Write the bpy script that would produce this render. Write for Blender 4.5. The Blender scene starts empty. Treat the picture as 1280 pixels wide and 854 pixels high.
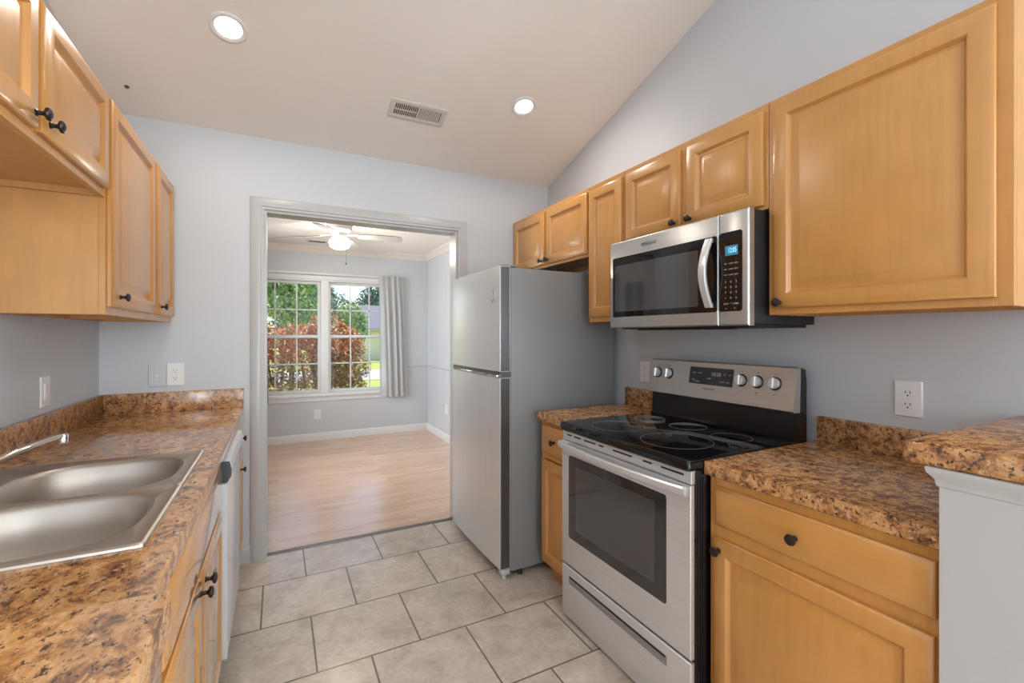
import bpy, bmesh, math, random
from mathutils import Vector, Matrix
R = math.radians
random.seed(7)
scene = bpy.context.scene
C = scene.collection

# ------------------------------------------------------------------ camera
cam_d = bpy.data.cameras.new('camera')
cam = bpy.data.objects.new('camera', cam_d); C.objects.link(cam)
cam.location = (0, 0, 1.3335); cam.rotation_euler = (R(90), 0, R(-27.351))
cam_d.sensor_width = 36; cam_d.lens = 36 * 564.86 / 1280
cam_d.shift_y = -8.5 / 1280; cam_d.clip_start = .02; cam_d.clip_end = 400
scene.camera = cam
# ------------------------------------------------------------------ view
vs = scene.view_settings
vs.view_transform = 'Standard'; vs.look = 'None'; vs.exposure = 0.26; vs.gamma = 1.0; vs.use_curve_mapping = False
try:
    scene.cycles.use_denoising = True
    scene.cycles.max_bounces = 10; scene.cycles.diffuse_bounces = 5; scene.cycles.glossy_bounces = 4
    scene.cycles.transparent_max_bounces = 16
    scene.cycles.sample_clamp_indirect = 6.0
    scene.cycles.caustics_reflective = False; scene.cycles.caustics_refractive = False
except Exception:
    pass
# ------------------------------------------------------------------ sky and sun
SKY = 0.24
world = bpy.data.worlds.new('sky'); scene.world = world; world.use_nodes = True
wn = world.node_tree.nodes; wl = world.node_tree.links; wn.clear()
wo = wn.new('ShaderNodeOutputWorld'); wb = wn.new('ShaderNodeBackground'); ws = wn.new('ShaderNodeTexSky')
ws.sky_type = 'NISHITA'; ws.sun_disc = False; ws.sun_elevation = R(60); ws.sun_rotation = R(0)
ws.air_density = 1.0; ws.dust_density = 0.6; ws.ozone_density = 1.0
wb.inputs['Strength'].default_value = SKY
wl.new(ws.outputs[0], wb.inputs['Color']); wl.new(wb.outputs[0], wo.inputs['Surface'])

def light(name, kind, loc, rot, energy, color=(1, 1, 1), **kw):
    d = bpy.data.lights.new(name, kind); d.energy = energy; d.color = color
    for k, v in kw.items(): setattr(d, k, v)
    o = bpy.data.objects.new(name, d); C.objects.link(o); o.location = loc; o.rotation_euler = rot
    return o
light('sun', 'SUN', (2, 20, 20), (R(-10), R(4), 0), 5.0, (1, .95, .86), angle=R(.6))
# added area lamps: fill outside assumed unseen windows; dining lamp strengthens its window's daylight
light('fill_rear', 'AREA', (2.95, -4.15, 1.45), (R(90), 0, R(0)), 180, (.86, .935, 1), shape='RECTANGLE', size=1.6, size_y=2.0)
light('fill_rear_left', 'AREA', (-.40, -4.15, 1.45), (R(90), 0, R(0)), 85, (.86, .935, 1), shape='RECTANGLE', size=.6, size_y=2.0)
light('fill_side', 'AREA', (4.15, -2.2, 1.45), (R(90), 0, R(90)), 500, (.86, .935, 1), shape='RECTANGLE', size=2.4, size_y=2.0)
light('daylight_dining', 'AREA', (-1.02, 4.75, 1.40), (R(90), 0, R(-90)), 95, (.90, .955, 1), shape='RECTANGLE', size=1.5, size_y=1.4)

# ------------------------------------------------------------------ dimensions
XL, XR, YB = -.824, 1.904, 3.06          # kitchen walls
WT = .12                                  # back wall thickness
DY0, DY1 = YB + WT, 6.2                   # dining room
DXL, DXR, DZ = -.85, 1.87, 2.44
SL = .3046                                # ceiling slope
YR = -4.0; XRR = 4.0; YRIDGE = -.45
def cz(y): return 2.5 + SL * (YB - y)

# ------------------------------------------------------------------ materials
def newmat(name):
    m = bpy.data.materials.new(name); m.use_nodes = True
    nt = m.node_tree; b = nt.nodes['Principled BSDF']
    return m, nt, b
def ramp(nt, stops, interp='LINEAR'):
    r = nt.nodes.new('ShaderNodeValToRGB'); r.color_ramp.interpolation = interp
    e = r.color_ramp.elements
    while len(e) < len(stops): e.new(.5)
    for el, (p, c) in zip(e, stops): el.position = p; el.color = (*c, 1)
    return r
def coords(nt, scale=(1, 1, 1), which='Object'):
    t = nt.nodes.new('ShaderNodeTexCoord'); mp = nt.nodes.new('ShaderNodeMapping')
    mp.inputs['Scale'].default_value = scale
    nt.links.new(t.outputs[which], mp.inputs['Vector']); return mp.outputs[0]
def noise(nt, vec, scale=5, detail=4, rough=.5, dist=0):
    n = nt.nodes.new('ShaderNodeTexNoise'); n.inputs['Scale'].default_value = scale
    n.inputs['Detail'].default_value = detail; n.inputs['Roughness'].default_value = rough
    n.inputs['Distortion'].default_value = dist
    nt.links.new(vec, n.inputs['Vector']); return n.outputs['Fac']
def bump(nt, b, h, strength=.2, dist=.002):
    n = nt.nodes.new('ShaderNodeBump'); n.inputs['Strength'].default_value = strength; n.inputs['Distance'].default_value = dist
    nt.links.new(h, n.inputs['Height']); nt.links.new(n.outputs[0], b.inputs['Normal'])
def mixc(nt, fac, a, b, mode='MIX'):
    m = nt.nodes.new('ShaderNodeMix'); m.data_type = 'RGBA'; m.blend_type = mode
    for sock, v in ((m.inputs[0], fac), (m.inputs[6], a), (m.inputs[7], b)):
        if isinstance(v, (int, float)): sock.default_value = v
        elif isinstance(v, tuple): sock.default_value = (*v, 1)
        else: nt.links.new(v, sock)
    return m.outputs[2]
def plain(name, col, rough=.5, metal=0, spec=.5, **kw):
    m, nt, b = newmat(name)
    b.inputs['Base Color'].default_value = (*col, 1); b.inputs['Roughness'].default_value = rough
    b.inputs['Metallic'].default_value = metal; b.inputs['Specular IOR Level'].default_value = spec
    for k, v in kw.items(): b.inputs[k].default_value = v
    return m
def paint(name, col, rough=.6, tex=.08, scale=60):
    m, nt, b = newmat(name)
    v = coords(nt)
    n1 = noise(nt, v, 1.3, 3)
    c = ramp(nt, [(.3, tuple(x * .97 for x in col)), (.7, tuple(min(1, x * 1.03) for x in col))])
    nt.links.new(n1, c.inputs[0]); nt.links.new(c.outputs[0], b.inputs['Base Color'])
    b.inputs['Roughness'].default_value = rough
    bump(nt, b, noise(nt, v, scale, 3), tex, .003)
    return m
def wood(name, base, axis='z', rough=.33, dark=.90, coat=(.5, .26), spec=.5):
    m, nt, b = newmat(name)
    s = {'z': (22, 22, 1.6), 'y': (22, 1.6, 22), 'x': (1.6, 22, 22)}[axis]
    v = coords(nt, s)
    g = noise(nt, v, 2.2, 6, .6, .4)
    c = ramp(nt, [(.25, tuple(x * dark for x in base)), (.5, base), (.8, tuple(min(1, x * 1.06) for x in base))])
    nt.links.new(g, c.inputs[0])
    blot = noise(nt, coords(nt, (1, 1, 1)), 6, 2)
    c2 = ramp(nt, [(.3, (.90, .88, .84)), (.7, (1.0, 1.0, 1.0))]); nt.links.new(blot, c2.inputs[0])
    nt.links.new(mixc(nt, 1.0, c.outputs[0], c2.outputs[0], 'MULTIPLY'), b.inputs['Base Color'])
    b.inputs['Roughness'].default_value = rough
    b.inputs['Coat Weight'].default_value = coat[0]; b.inputs['Coat Roughness'].default_value = coat[1]; b.inputs['Specular IOR Level'].default_value = spec
    if spec < 1: bump(nt, b, g, .04, .001)
    return m
def steel(name, col=(.56, .56, .55), rough=.3, axis='y', metal=1.0):
    m, nt, b = newmat(name)
    s = {'y': (160, 2, 160), 'z': (160, 160, 2), 'x': (2, 160, 160)}[axis]
    g = noise(nt, coords(nt, s), 1.5, 4)
    c = ramp(nt, [(.3, tuple(x * .93 for x in col)), (.7, tuple(min(1, x * 1.05) for x in col))])
    nt.links.new(g, c.inputs[0]); nt.links.new(c.outputs[0], b.inputs['Base Color'])
    rr = nt.nodes.new('ShaderNodeMapRange'); rr.inputs['To Min'].default_value = rough * .85; rr.inputs['To Max'].default_value = rough * 1.2
    nt.links.new(g, rr.inputs['Value']); nt.links.new(rr.outputs[0], b.inputs['Roughness'])
    b.inputs['Metallic'].default_value = metal
    return m
def laminate(name, stretch=(1, 1, 1), sh=0.0, gloss=(.20, .7)):
    m, nt, b = newmat(name)
    v = coords(nt, stretch)
    n1 = noise(nt, v, 30, 7, .68, .5)
    c1 = ramp(nt, [(.33 - sh, (.070, .034, .024)), (.44 - sh, (.24, .110, .050)), (.53 - sh, (.47, .230, .085)), (.63 - sh, (.60, .34, .15)), (.76, (.40, .25, .16))])
    nt.links.new(n1, c1.inputs[0])
    n2 = noise(nt, v, 85, 5, .72, .2)
    c2 = ramp(nt, [(.41 - sh, (1, 1, 1)), (.48 - sh, (0, 0, 0))]); nt.links.new(n2, c2.inputs[0])
    k1 = mixc(nt, c2.outputs[0], c1.outputs[0], (.040, .022, .022))
    n3 = noise(nt, v, 80, 5, .65, .2)
    c3 = ramp(nt, [(.56, (0, 0, 0)), (.68, (.85, .85, .85))]); nt.links.new(n3, c3.inputs[0])
    k2 = mixc(nt, c3.outputs[0], k1, (.70, .46, .25))
    n4 = noise(nt, v, 5, 3, .5)
    c4 = ramp(nt, [(.3, (.86, .84, .84)), (.7, (1.08, 1.06, 1.03))]); nt.links.new(n4, c4.inputs[0])
    nt.links.new(mixc(nt, 1.0, k2, c4.outputs[0], 'MULTIPLY'), b.inputs['Base Color'])
    b.inputs['Roughness'].default_value = gloss[0]; b.inputs['Specular IOR Level'].default_value = gloss[1]
    if gloss[0] > .15: bump(nt, b, n2, .03, .0006)
    return m
def tiles():
    m, nt, b = newmat('ceramic_floor_tile')
    t = nt.nodes.new('ShaderNodeTexCoord'); mp = nt.nodes.new('ShaderNodeMapping')
    mp.inputs['Location'].default_value = (-.137 , -1.534, 0)
    nt.links.new(t.outputs['Object'], mp.inputs['Vector'])
    br = nt.nodes.new('ShaderNodeTexBrick'); br.offset = .5; br.offset_frequency = 2; br.squash = 1
    br.inputs['Scale'].default_value = 1; br.inputs['Mortar Size'].default_value = .0042; br.inputs['Mortar Smooth'].default_value = .3
    br.inputs['Brick Width'].default_value = .416; br.inputs['Row Height'].default_value = .402; br.inputs['Bias'].default_value = 0
    br.inputs['Color1'].default_value = (.92, .92, .92, 1); br.inputs['Color2'].default_value = (1.04, 1.03, 1.0, 1)
    br.inputs['Mortar'].default_value = (.30, .27, .23, 1)
    nt.links.new(mp.outputs[0], br.inputs['Vector'])
    n1 = noise(nt, mp.outputs[0], 7, 7, .65, .5)
    c1 = ramp(nt, [(.28, (.46, .39, .325)), (.5, (.61, .54, .465)), (.72, (.73, .67, .595))]); nt.links.new(n1, c1.inputs[0])
    n2 = noise(nt, mp.outputs[0], 42, 5, .7)
    c2 = ramp(nt, [(.3, (.84, .83, .81)), (.65, (1.04, 1.04, 1.04))]); nt.links.new(n2, c2.inputs[0])
    k = mixc(nt, 1.0, c1.outputs[0], c2.outputs[0], 'MULTIPLY')
    k = mixc(nt, 1.0, k, br.outputs['Color'], 'MULTIPLY')
    k = mixc(nt, br.outputs['Fac'], k, (.17, .145, .12))
    nt.links.new(k, b.inputs['Base Color'])
    rr = nt.nodes.new('ShaderNodeMapRange'); rr.inputs['To Min'].default_value = .17; rr.inputs['To Max'].default_value = .30
    nt.links.new(n2, rr.inputs['Value']); nt.links.new(rr.outputs[0], b.inputs['Roughness'])
    h = nt.nodes.new('ShaderNodeMath'); h.operation = 'MULTIPLY_ADD'; h.inputs[1].default_value = -2.5
    nt.links.new(br.outputs['Fac'], h.inputs[0])
    n4 = noise(nt, mp.outputs[0], 24, 4, .6)
    nt.links.new(n4, h.inputs[2])
    bump(nt, b, h.outputs[0], .28, .004)
    return m
def planks():
    m, nt, b = newmat('oak_laminate_floor')
    t = nt.nodes.new('ShaderNodeTexCoord'); mp = nt.nodes.new('ShaderNodeMapping')
    nt.links.new(t.outputs['Object'], mp.inputs['Vector'])
    br = nt.nodes.new('ShaderNodeTexBrick'); br.offset = .37; br.offset_frequency = 3
    br.inputs['Scale'].default_value = 1; br.inputs['Mortar Size'].default_value = .0008
    br.inputs['Brick Width'].default_value = .9; br.inputs['Row Height'].default_value = .065
    br.inputs['Color1'].default_value = (.90, .88, .85, 1); br.inputs['Color2'].default_value = (1.06, 1.05, 1.04, 1); br.inputs['Mortar'].default_value = (.75, .7, .65, 1)
    nt.links.new(mp.outputs[0], br.inputs['Vector'])
    g = noise(nt, coords(nt, (1.5, 22, 1)), 2.5, 5, .6, .3)
    c = ramp(nt, [(.25, (.55, .36, .25)), (.55, (.68, .48, .35)), (.8, (.76, .57, .45))]); nt.links.new(g, c.inputs[0])
    nt.links.new(mixc(nt, 1.0, c.outputs[0], br.outputs['Color'], 'MULTIPLY'), b.inputs['Base Color'])
    b.inputs['Roughness'].default_value = .18
    bump(nt, b, g, .02, .001)
    return m
def leaves(name, stops, scale=3.0):
    m, nt, b = newmat(name)
    n = noise(nt, coords(nt), scale, 6, .8)
    c = ramp(nt, stops); nt.links.new(n, c.inputs[0]); nt.links.new(c.outputs[0], b.inputs['Base Color'])
    b.inputs['Roughness'].default_value = .5; b.inputs['Specular IOR Level'].default_value = .3
    try: b.inputs['Subsurface Weight'].default_value = 0
    except Exception: pass
    return m
def emit(name, col, s):
    m, nt, b = newmat(name)
    b.inputs['Base Color'].default_value = (*col, 1)
    b.inputs['Emission Color'].default_value = (*col, 1); b.inputs['Emission Strength'].default_value = s
    return m
def pane_glass(name, tint=(1, 1, 1), base=.04):
    m, nt, b = newmat(name); nt.nodes.remove(b)
    out = nt.nodes['Material Output']
    tr = nt.nodes.new('ShaderNodeBsdfTransparent'); tr.inputs[0].default_value = (*tint, 1)
    gl = nt.nodes.new('ShaderNodeBsdfGlossy'); gl.inputs['Roughness'].default_value = .02
    fr = nt.nodes.new('ShaderNodeFresnel'); fr.inputs['IOR'].default_value = 1.45
    mx = nt.nodes.new('ShaderNodeMixShader')
    nt.links.new(fr.outputs[0], mx.inputs[0]); nt.links.new(tr.outputs[0], mx.inputs[1]); nt.links.new(gl.outputs[0], mx.inputs[2])
    nt.links.new(mx.outputs[0], out.inputs['Surface'])
    return m
def cloth(name, col, trans=.25, alpha=1.0):
    m, nt, b = newmat(name)
    w = noise(nt, coords(nt, (300, 300, 40)), 2, 3)
    c = ramp(nt, [(.3, tuple(x * .93 for x in col)), (.7, col)]); nt.links.new(w, c.inputs[0])
    nt.links.new(c.outputs[0], b.inputs['Base Color']); b.inputs['Roughness'].default_value = .9
    b.inputs['Specular IOR Level'].default_value = .1
    out = nt.nodes['Material Output']
    tl = nt.nodes.new('ShaderNodeBsdfTranslucent'); tl.inputs[0].default_value = (*col, 1)
    mx = nt.nodes.new('ShaderNodeMixShader'); mx.inputs[0].default_value = trans
    nt.links.new(b.outputs[0], mx.inputs[1]); nt.links.new(tl.outputs[0], mx.inputs[2])
    last = mx.outputs[0]
    if alpha < 1:
        tp = nt.nodes.new('ShaderNodeBsdfTransparent'); m2 = nt.nodes.new('ShaderNodeMixShader'); m2.inputs[0].default_value = alpha
        nt.links.new(tp.outputs[0], m2.inputs[1]); nt.links.new(last, m2.inputs[2]); last = m2.outputs[0]
    nt.links.new(last, out.inputs['Surface'])
    return m

def glow_glass(name, col, strength):
    m, nt, b = newmat(name)
    b.inputs['Base Color'].default_value = (.8, .78, .74, 1); b.inputs['Roughness'].default_value = .3
    b.inputs['Emission Color'].default_value = (*col, 1); b.inputs['Emission Strength'].default_value = strength
    tr = nt.nodes.new('ShaderNodeBsdfTransparent'); mx = nt.nodes.new('ShaderNodeMixShader'); mx.inputs[0].default_value = .45
    nt.links.new(tr.outputs[0], mx.inputs[1]); nt.links.new(b.outputs[0], mx.inputs[2]); nt.links.new(mx.outputs[0], nt.nodes['Material Output'].inputs['Surface'])
    return m
MAPLE = (.58, .28, .074)
M = dict(
    wall=paint('pale_blue_grey_paint', (.54, .56, .585), .5, .06),
    ceil=paint('warm_white_ceiling_paint', (.81, .77, .73), .75, .12, 90),
    ceil_din=paint('cream_ceiling_paint', (.86, .80, .74), .75, .1, 90),
    trim=plain('white_trim_dimmed', (.46, .46, .455), .3),  # white trim with the casing's dim exposure put into its colour
    trimw=plain('white_trim_lit', (.70, .70, .69), .35),  # brighter-lit copy of the same white trim
    crown=plain('cream_crown_paint', (.70, .64, .57), .6),
    pony=paint('white_wall_paint', (.49, .49, .485), .55, .05),
    tile=tiles(), plank=planks(),
    maple=wood('maple_vertical_grain', MAPLE, 'z'), maple_h=wood('maple_horizontal_grain', MAPLE, 'y'),
    maple_gloss=wood('lacquered_maple_vertical_grain', MAPLE, 'z', .2, .9, (1, .06), 1), maple_gloss_h=wood('lacquered_maple_horizontal_grain', MAPLE, 'y', .2, .9, (1, .06), 1),
    maple_in=wood('maple_unfinished_panel', (.60, .295, .09), 'z', .5),
    lam=laminate('brown_granite_laminate', (1, 1, 1), .016), lam_top=laminate('brown_granite_laminate_top', (1, .7, 1), .03, (.10, 1.0)),
    steel=steel('brushed_steel', (.66, .67, .68), .30, 'y', .5), steel_mw=steel('dark_brushed_steel', (.52, .51, .49), .32, 'y', .75), steel_sink=plain('satin_sink_steel', (.50, .455, .405), .42, 1),
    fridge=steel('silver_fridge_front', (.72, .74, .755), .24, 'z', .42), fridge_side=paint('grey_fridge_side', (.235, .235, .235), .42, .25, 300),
    fridge_edge=plain('dark_steel_edge', (.12, .118, .115), .3, .6),
    chrome=plain('chrome', (.85, .85, .86), .06, 1), knobm=plain('dark_bronze', (.035, .026, .024), .3, .6),
    black=plain('black_enamel', (.008, .008, .009), .18), glass_blk=plain('black_glass', (.006, .006, .007), .04),
    oven_glass=plain('dark_oven_glass', (.03, .03, .032), .05, 0, .8), oven_in=plain('grey_oven_glass', (.055, .055, .057), .05, 0, .9),
    ring=plain('grey_burner_ring', (.22, .22, .22), .3), ring_in=plain('dark_heater_glass', (.012, .012, .013), .06),
    black_mat=plain('matte_black', (.015, .015, .015), .55), dark_slot=plain('dark_slot', (.01, .01, .01), .8),
    white=plain('white_plastic', (.74, .74, .73), .35), dishw=plain('white_dishwasher_enamel', (.66, .70, .73), .16),
    dw_dark=plain('slate_plastic', (.05, .065, .08), .4), ink=plain('grey_print', (.45, .45, .45), .5), inkd=plain('dark_print', (.10, .10, .10), .5),
    dispb=plain('display_black', (.02, .02, .022), .12), seg=emit('blue_clock_digits', (.25, .62, .85), 1.1), segbg=emit('blue_display', (.03, .14, .24), .6),
    lamp=emit('downlight_lens', (1, .95, .88), 5), globe=glow_glass('frosted_globe', (1, .92, .80), 1.9),
    ventw=plain('white_vent_metal', (.62, .585, .55), .5), vdark=plain('duct_dark', (.03, .025, .02), .9),
    fanw=plain('white_fan_enamel', (.68, .65, .62), .4), fanb=plain('grey_washed_blade', (.50, .48, .46), .5),
    blade_shade=plain('shaded_blade_edge', (.14, .13, .12), .5),  # shade on the fan blades' sides put into the colour
    glass=pane_glass('window_glass'), cloth=cloth('grey_curtain_cloth', (.50, .50, .50), .12), sheer=cloth('white_sheer_cloth', (.75, .75, .76), .4, .62),
    thresh=plain('grey_threshold_strip', (.16, .15, .145), .4, .3), grass=leaves('lawn_grass', [(.3, (.26, .34, .04)), (.6, (.42, .46, .07)), (.8, (.55, .55, .15))], 6),
    road=plain('grey_asphalt', (.42, .41, .42), .9), soil=plain('brown_mulch', (.16, .09, .045), .95),
    bushr=leaves('copper_red_leaves', [(.30, (.11, .025, .016)), (.43, (.40, .115, .05)), (.56, (.68, .28, .10)), (.70, (.85, .52, .15))], 7),
    bushg=leaves('brown_green_leaves', [(.30, (.08, .045, .02)), (.46, (.30, .17, .07)), (.58, (.50, .38, .11)), (.72, (.72, .62, .18))], 7),
    leafl=leaves('light_green_leaves', [(.3, (.09, .19, .06)), (.5, (.28, .42, .15)), (.7, (.58, .68, .32))], 4),
    leafd=leaves('dark_pine_needles', [(.3, (.05, .11, .08)), (.5, (.15, .26, .17)), (.72, (.36, .48, .32))], 3.0),
    bark=plain('brown_bark', (.22, .12, .065), .9), roof=plain('slate_blue_shingles', (.17, .175, .22), .9), siding=plain('cream_siding', (.82, .77, .68), .8),
)

# ------------------------------------------------------------------ mesh helpers
def box(bm, x0, x1, y0, y1, z0, z1, bev=0.0, seg=2):
    t = bmesh.new()
    mat = Matrix.Translation(((x0 + x1) / 2, (y0 + y1) / 2, (z0 + z1) / 2)) @ Matrix.Diagonal((abs(x1 - x0), abs(y1 - y0), abs(z1 - z0), 1))
    bmesh.ops.create_cube(t, size=1, matrix=mat)
    if bev: bmesh.ops.bevel(t, geom=t.edges[:], offset=bev, segments=seg, affect='EDGES', profile=.5)
    join(bm, t)
def join(bm, t):
    mp = {v: bm.verts.new(v.co) for v in t.verts}
    for f in t.faces:
        try:
            nf = bm.faces.new([mp[v] for v in f.verts])
        except ValueError: pass
    t.free()
def loft(bm, rings, cap0=True, cap1=True, closed=True):
    vr = [[bm.verts.new(p) for p in r] for r in rings]
    n = len(vr[0])
    for a, b in zip(vr, vr[1:]):
        for i in range(n if closed else n - 1):
            j = (i + 1) % n
            bm.faces.new((a[i], a[j], b[j], b[i]))
    if cap0: bm.faces.new(vr[0][::-1])
    if cap1: bm.faces.new(vr[-1])
def prism(bm, prof, axis, a, b):
    """extrude a 2-D profile along an axis; profile coordinates are the two remaining axes in order"""
    def P(u, v, t): return {'x': (t, u, v), 'y': (u, t, v), 'z': (u, v, t)}[axis]
    loft(bm, [[P(u, v, a) for u, v in prof], [P(u, v, b) for u, v in prof]])
def lathe(bm, prof, centre, axis, n=20):
    axis = Vector(axis).normalized(); c = Vector(centre)
    e1 = axis.orthogonal().normalized(); e2 = axis.cross(e1)
    rings = []
    for r, h in prof:
        r = max(r, 1e-5)
        rings.append([c + axis * h + (e1 * math.cos(2 * math.pi * k / n) + e2 * math.sin(2 * math.pi * k / n)) * r for k in range(n)])
    loft(bm, rings)
def tube(bm, path, rad, n=12, flat=(1, 1)):
    path = [Vector(p) for p in path]; rings = []
    up = Vector((0, 0, 1))
    for i, p in enumerate(path):
        d = (path[min(i + 1, len(path) - 1)] - path[max(i - 1, 0)]).normalized()
        e1 = d.cross(up)
        e1 = Vector((1, 0, 0)) if e1.length < 1e-4 else e1.normalized()
        e2 = e1.cross(d).normalized()
        r = rad[i] if isinstance(rad, (list, tuple)) else rad
        rings.append([p + (e1 * math.cos(2 * math.pi * k / n) * flat[0] + e2 * math.sin(2 * math.pi * k / n) * flat[1]) * r for k in range(n)])
    loft(bm, rings)
def annulus(bm, c, r0, r1, z, n=48):
    a = [[(c[0] + r * math.cos(2 * math.pi * k / n), c[1] + r * math.sin(2 * math.pi * k / n), z + dz) for k in range(n)] for r, dz in ((r0, 0), (r0, .0006), (r1, .0006), (r1, 0))]
    loft(bm, a, False, False)
def frameX(x, sign):
    """front plane at x, facing sign; u=y, v=z, w outward"""
    return lambda u, v, w: (x + sign * w, u, v)
def frameY(y, sign):
    return lambda u, v, w: (u, y + sign * w, v)
def rings_panel(bm, F, u0, u1, v0, v1, prof, back=True):
    rr = [[F(u0 + i, v0 + i, w), F(u1 - i, v0 + i, w), F(u1 - i, v1 - i, w), F(u0 + i, v1 - i, w)] for i, w in prof]
    loft(bm, rr, back, True)
DOOR = [(0, 0), (0, .011), (.003, .0145), (.011, .0175), (.014, .019), (.050, .019), (.053, .0165), (.056, .0095), (.060, .0060), (.064, .0055), (.068, .0065), (.094, .0165), (.097, .0172)]
SLAB = [(0, 0), (0, .009), (.003, .013), (.012, .0165), (.018, .019)]
def rrect(u0, u1, v0, v1, r, n=6):
    pts = []
    for cx, cy, a0 in ((u1 - r, v1 - r, 0), (u0 + r, v1 - r, 90), (u0 + r, v0 + r, 180), (u1 - r, v0 + r, 270)):
        for k in range(n + 1):
            a = R(a0 + 90 * k / n); pts.append((cx + r * math.cos(a), cy + r * math.sin(a)))
    return pts
def plate(bm, F, u0, u1, v0, v1, r, w0, w1, bev=0.0):
    seq = [(0, w0), (0, w1 - bev), (bev, w1)] if bev else [(0, w0), (0, w1)]
    rings = [[F(u, v, w) for u, v in rrect(u0 + i, u1 - i, v0 + i, v1 - i, max(r - i, .0005))] for i, w in seq]
    loft(bm, rings)

ROOT = {}
def finish(name, bm, mat, off=(0, 0, 0), smooth=True):
    bmesh.ops.recalc_face_normals(bm, faces=bm.faces[:])
    if any(off): bmesh.ops.translate(bm, verts=bm.verts[:], vec=-Vector(off))
    me = bpy.data.meshes.new(name); bm.to_mesh(me); bm.free()
    mats = mat if isinstance(mat, list) else [mat]
    for m in mats: me.materials.append(M[m] if isinstance(m, str) else m)
    if smooth:
        me.shade_smooth()
        try: me.set_sharp_from_angle(angle=R(32))
        except Exception: pass
    o = bpy.data.objects.new(name, me); C.objects.link(o); return o
def tag(o, label, cat, group=None):
    o['label'] = label; o['category'] = cat
    if group: o['group'] = group
    return o
def thing(name, label, cat, loc, group=None):
    o = bpy.data.objects.new(name, None); C.objects.link(o); o.location = loc; o.empty_display_size = .1
    ROOT[o] = Vector(loc); return tag(o, label, cat, group)
def part(name, bm, mat, parent, label=None):
    off = ROOT[parent]
    o = finish(name, bm, mat, off); o.parent = parent; ROOT[o] = off
    if label: o['label'] = label
    return o
def solo(name, bm, mat, label, cat, loc, group=None):
    o = finish(name, bm, mat, loc); o.location = loc; ROOT[o] = Vector(loc); return tag(o, label, cat, group)
def struct(name, bm, mat, loc=(0, 0, 0), parent=None):
    o = finish(name, bm, mat, loc); o.location = loc; ROOT[o] = Vector(loc); o['kind'] = 'structure'; return o
def B(*boxes):
    bm = bmesh.new()
    for b in boxes: box(bm, *b)
    return bm
def text(name, s, size, parent, origin, udir, vdir, mat, depth=.0006, align='CENTER', sx=1.0):
    cu = bpy.data.curves.new(name, 'FONT'); cu.body = s; cu.size = size; cu.align_x = align; cu.align_y = 'CENTER'; cu.extrude = depth / 2
    tmp = bpy.data.objects.new('tmp', cu); C.objects.link(tmp)
    me = bpy.data.meshes.new_from_object(tmp.evaluated_get(bpy.context.evaluated_depsgraph_get()))
    bpy.data.objects.remove(tmp); bpy.data.curves.remove(cu)
    u = Vector(udir).normalized(); v = Vector(vdir).normalized(); n = u.cross(v)
    mm = Matrix(((u.x * sx, v.x, n.x, origin[0]), (u.y * sx, v.y, n.y, origin[1]), (u.z * sx, v.z, n.z, origin[2]), (0, 0, 0, 1)))
    me.transform(Matrix.Translation(-ROOT[parent]) @ mm)
    me.materials.clear(); me.materials.append(M[mat])
    o = bpy.data.objects.new(name, me); C.objects.link(o); o.parent = parent; ROOT[o] = ROOT[parent]; return o

# ------------------------------------------------------------------ the room shell
struct('floor', B((XL - .1, XRR, YR, 3.10, -.1, 0)), 'tile')
struct('floor_dining', B((DXL - .1, DXR + .1, 3.10, DY1 + .1, -.1, 0)), 'plank')
bm = bmesh.new(); prism(bm, [(3.088, 0), (3.090, .005), (3.098, .009), (3.118, .009), (3.126, .005), (3.128, 0)], 'x', -.075, 1.143)
struct('trim_1', bm, 'thresh')
bm = bmesh.new(); prism(bm, [(YR, 0), (YB + WT, 0), (YB + WT, cz(YB + WT)), (YRIDGE, cz(YRIDGE)), (YR, cz(YRIDGE) - SL * (YRIDGE - YR))], 'x', XL - .1, XL)
struct('wall_left', bm, 'wall')
bm = bmesh.new(); prism(bm, [(-.15, 0), (YB + WT, 0), (YB + WT, cz(YB + WT)), (-.15, cz(-.15))], 'x', XR, XR + .1)
struct('wall_right', bm, 'wall')
struct('wall_back', B((XL, -.075, YB, YB + WT, 0, 2.56), (1.143, XR, YB, YB + WT, 0, 2.56), (-.075, 1.143, YB, YB + WT, 2.077, 2.56)), 'wall')
# ceiling follows the roof slope up from the back wall, with a ridge behind the camera
zr = cz(YRIDGE); zrr = zr - SL * (YRIDGE - YR)
bm = bmesh.new(); prism(bm, [(YB + WT, cz(YB + WT)), (YRIDGE, zr), (YR, zrr), (YR, zrr + .1), (YRIDGE, zr + .1), (YB + WT, cz(YB + WT) + .1)], 'x', XL - .1, XRR)
struct('ceiling', bm, 'ceil')
# the room behind the camera
struct('wall_rear', B((XL - .1, -.75, YR - .1, YR, 0, 2.6), (-.05, 2.1, YR - .1, YR, 0, 2.6), (3.8, XRR, YR - .1, YR, 0, 2.6), (-.75, -.05, YR - .1, YR, 0, .4), (-.75, -.05, YR - .1, YR, 2.45, 2.6), (2.1, 3.8, YR - .1, YR, 0, .4), (2.1, 3.8, YR - .1, YR, 2.45, 2.6)), 'wall')
bm = B((XRR, XRR + .1, YR, -3.4, 0, 3.7), (XRR, XRR + .1, -1.0, -.15, 0, 3.7), (XRR, XRR + .1, -3.4, -1.0, 0, .4), (XRR, XRR + .1, -3.4, -1.0, 2.45, 3.7))
struct('wall_side', bm, 'wall')
struct('wall_return', B((XR + .1, XRR, -.25, -.15, 0, 3.7)), 'wall')
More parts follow.
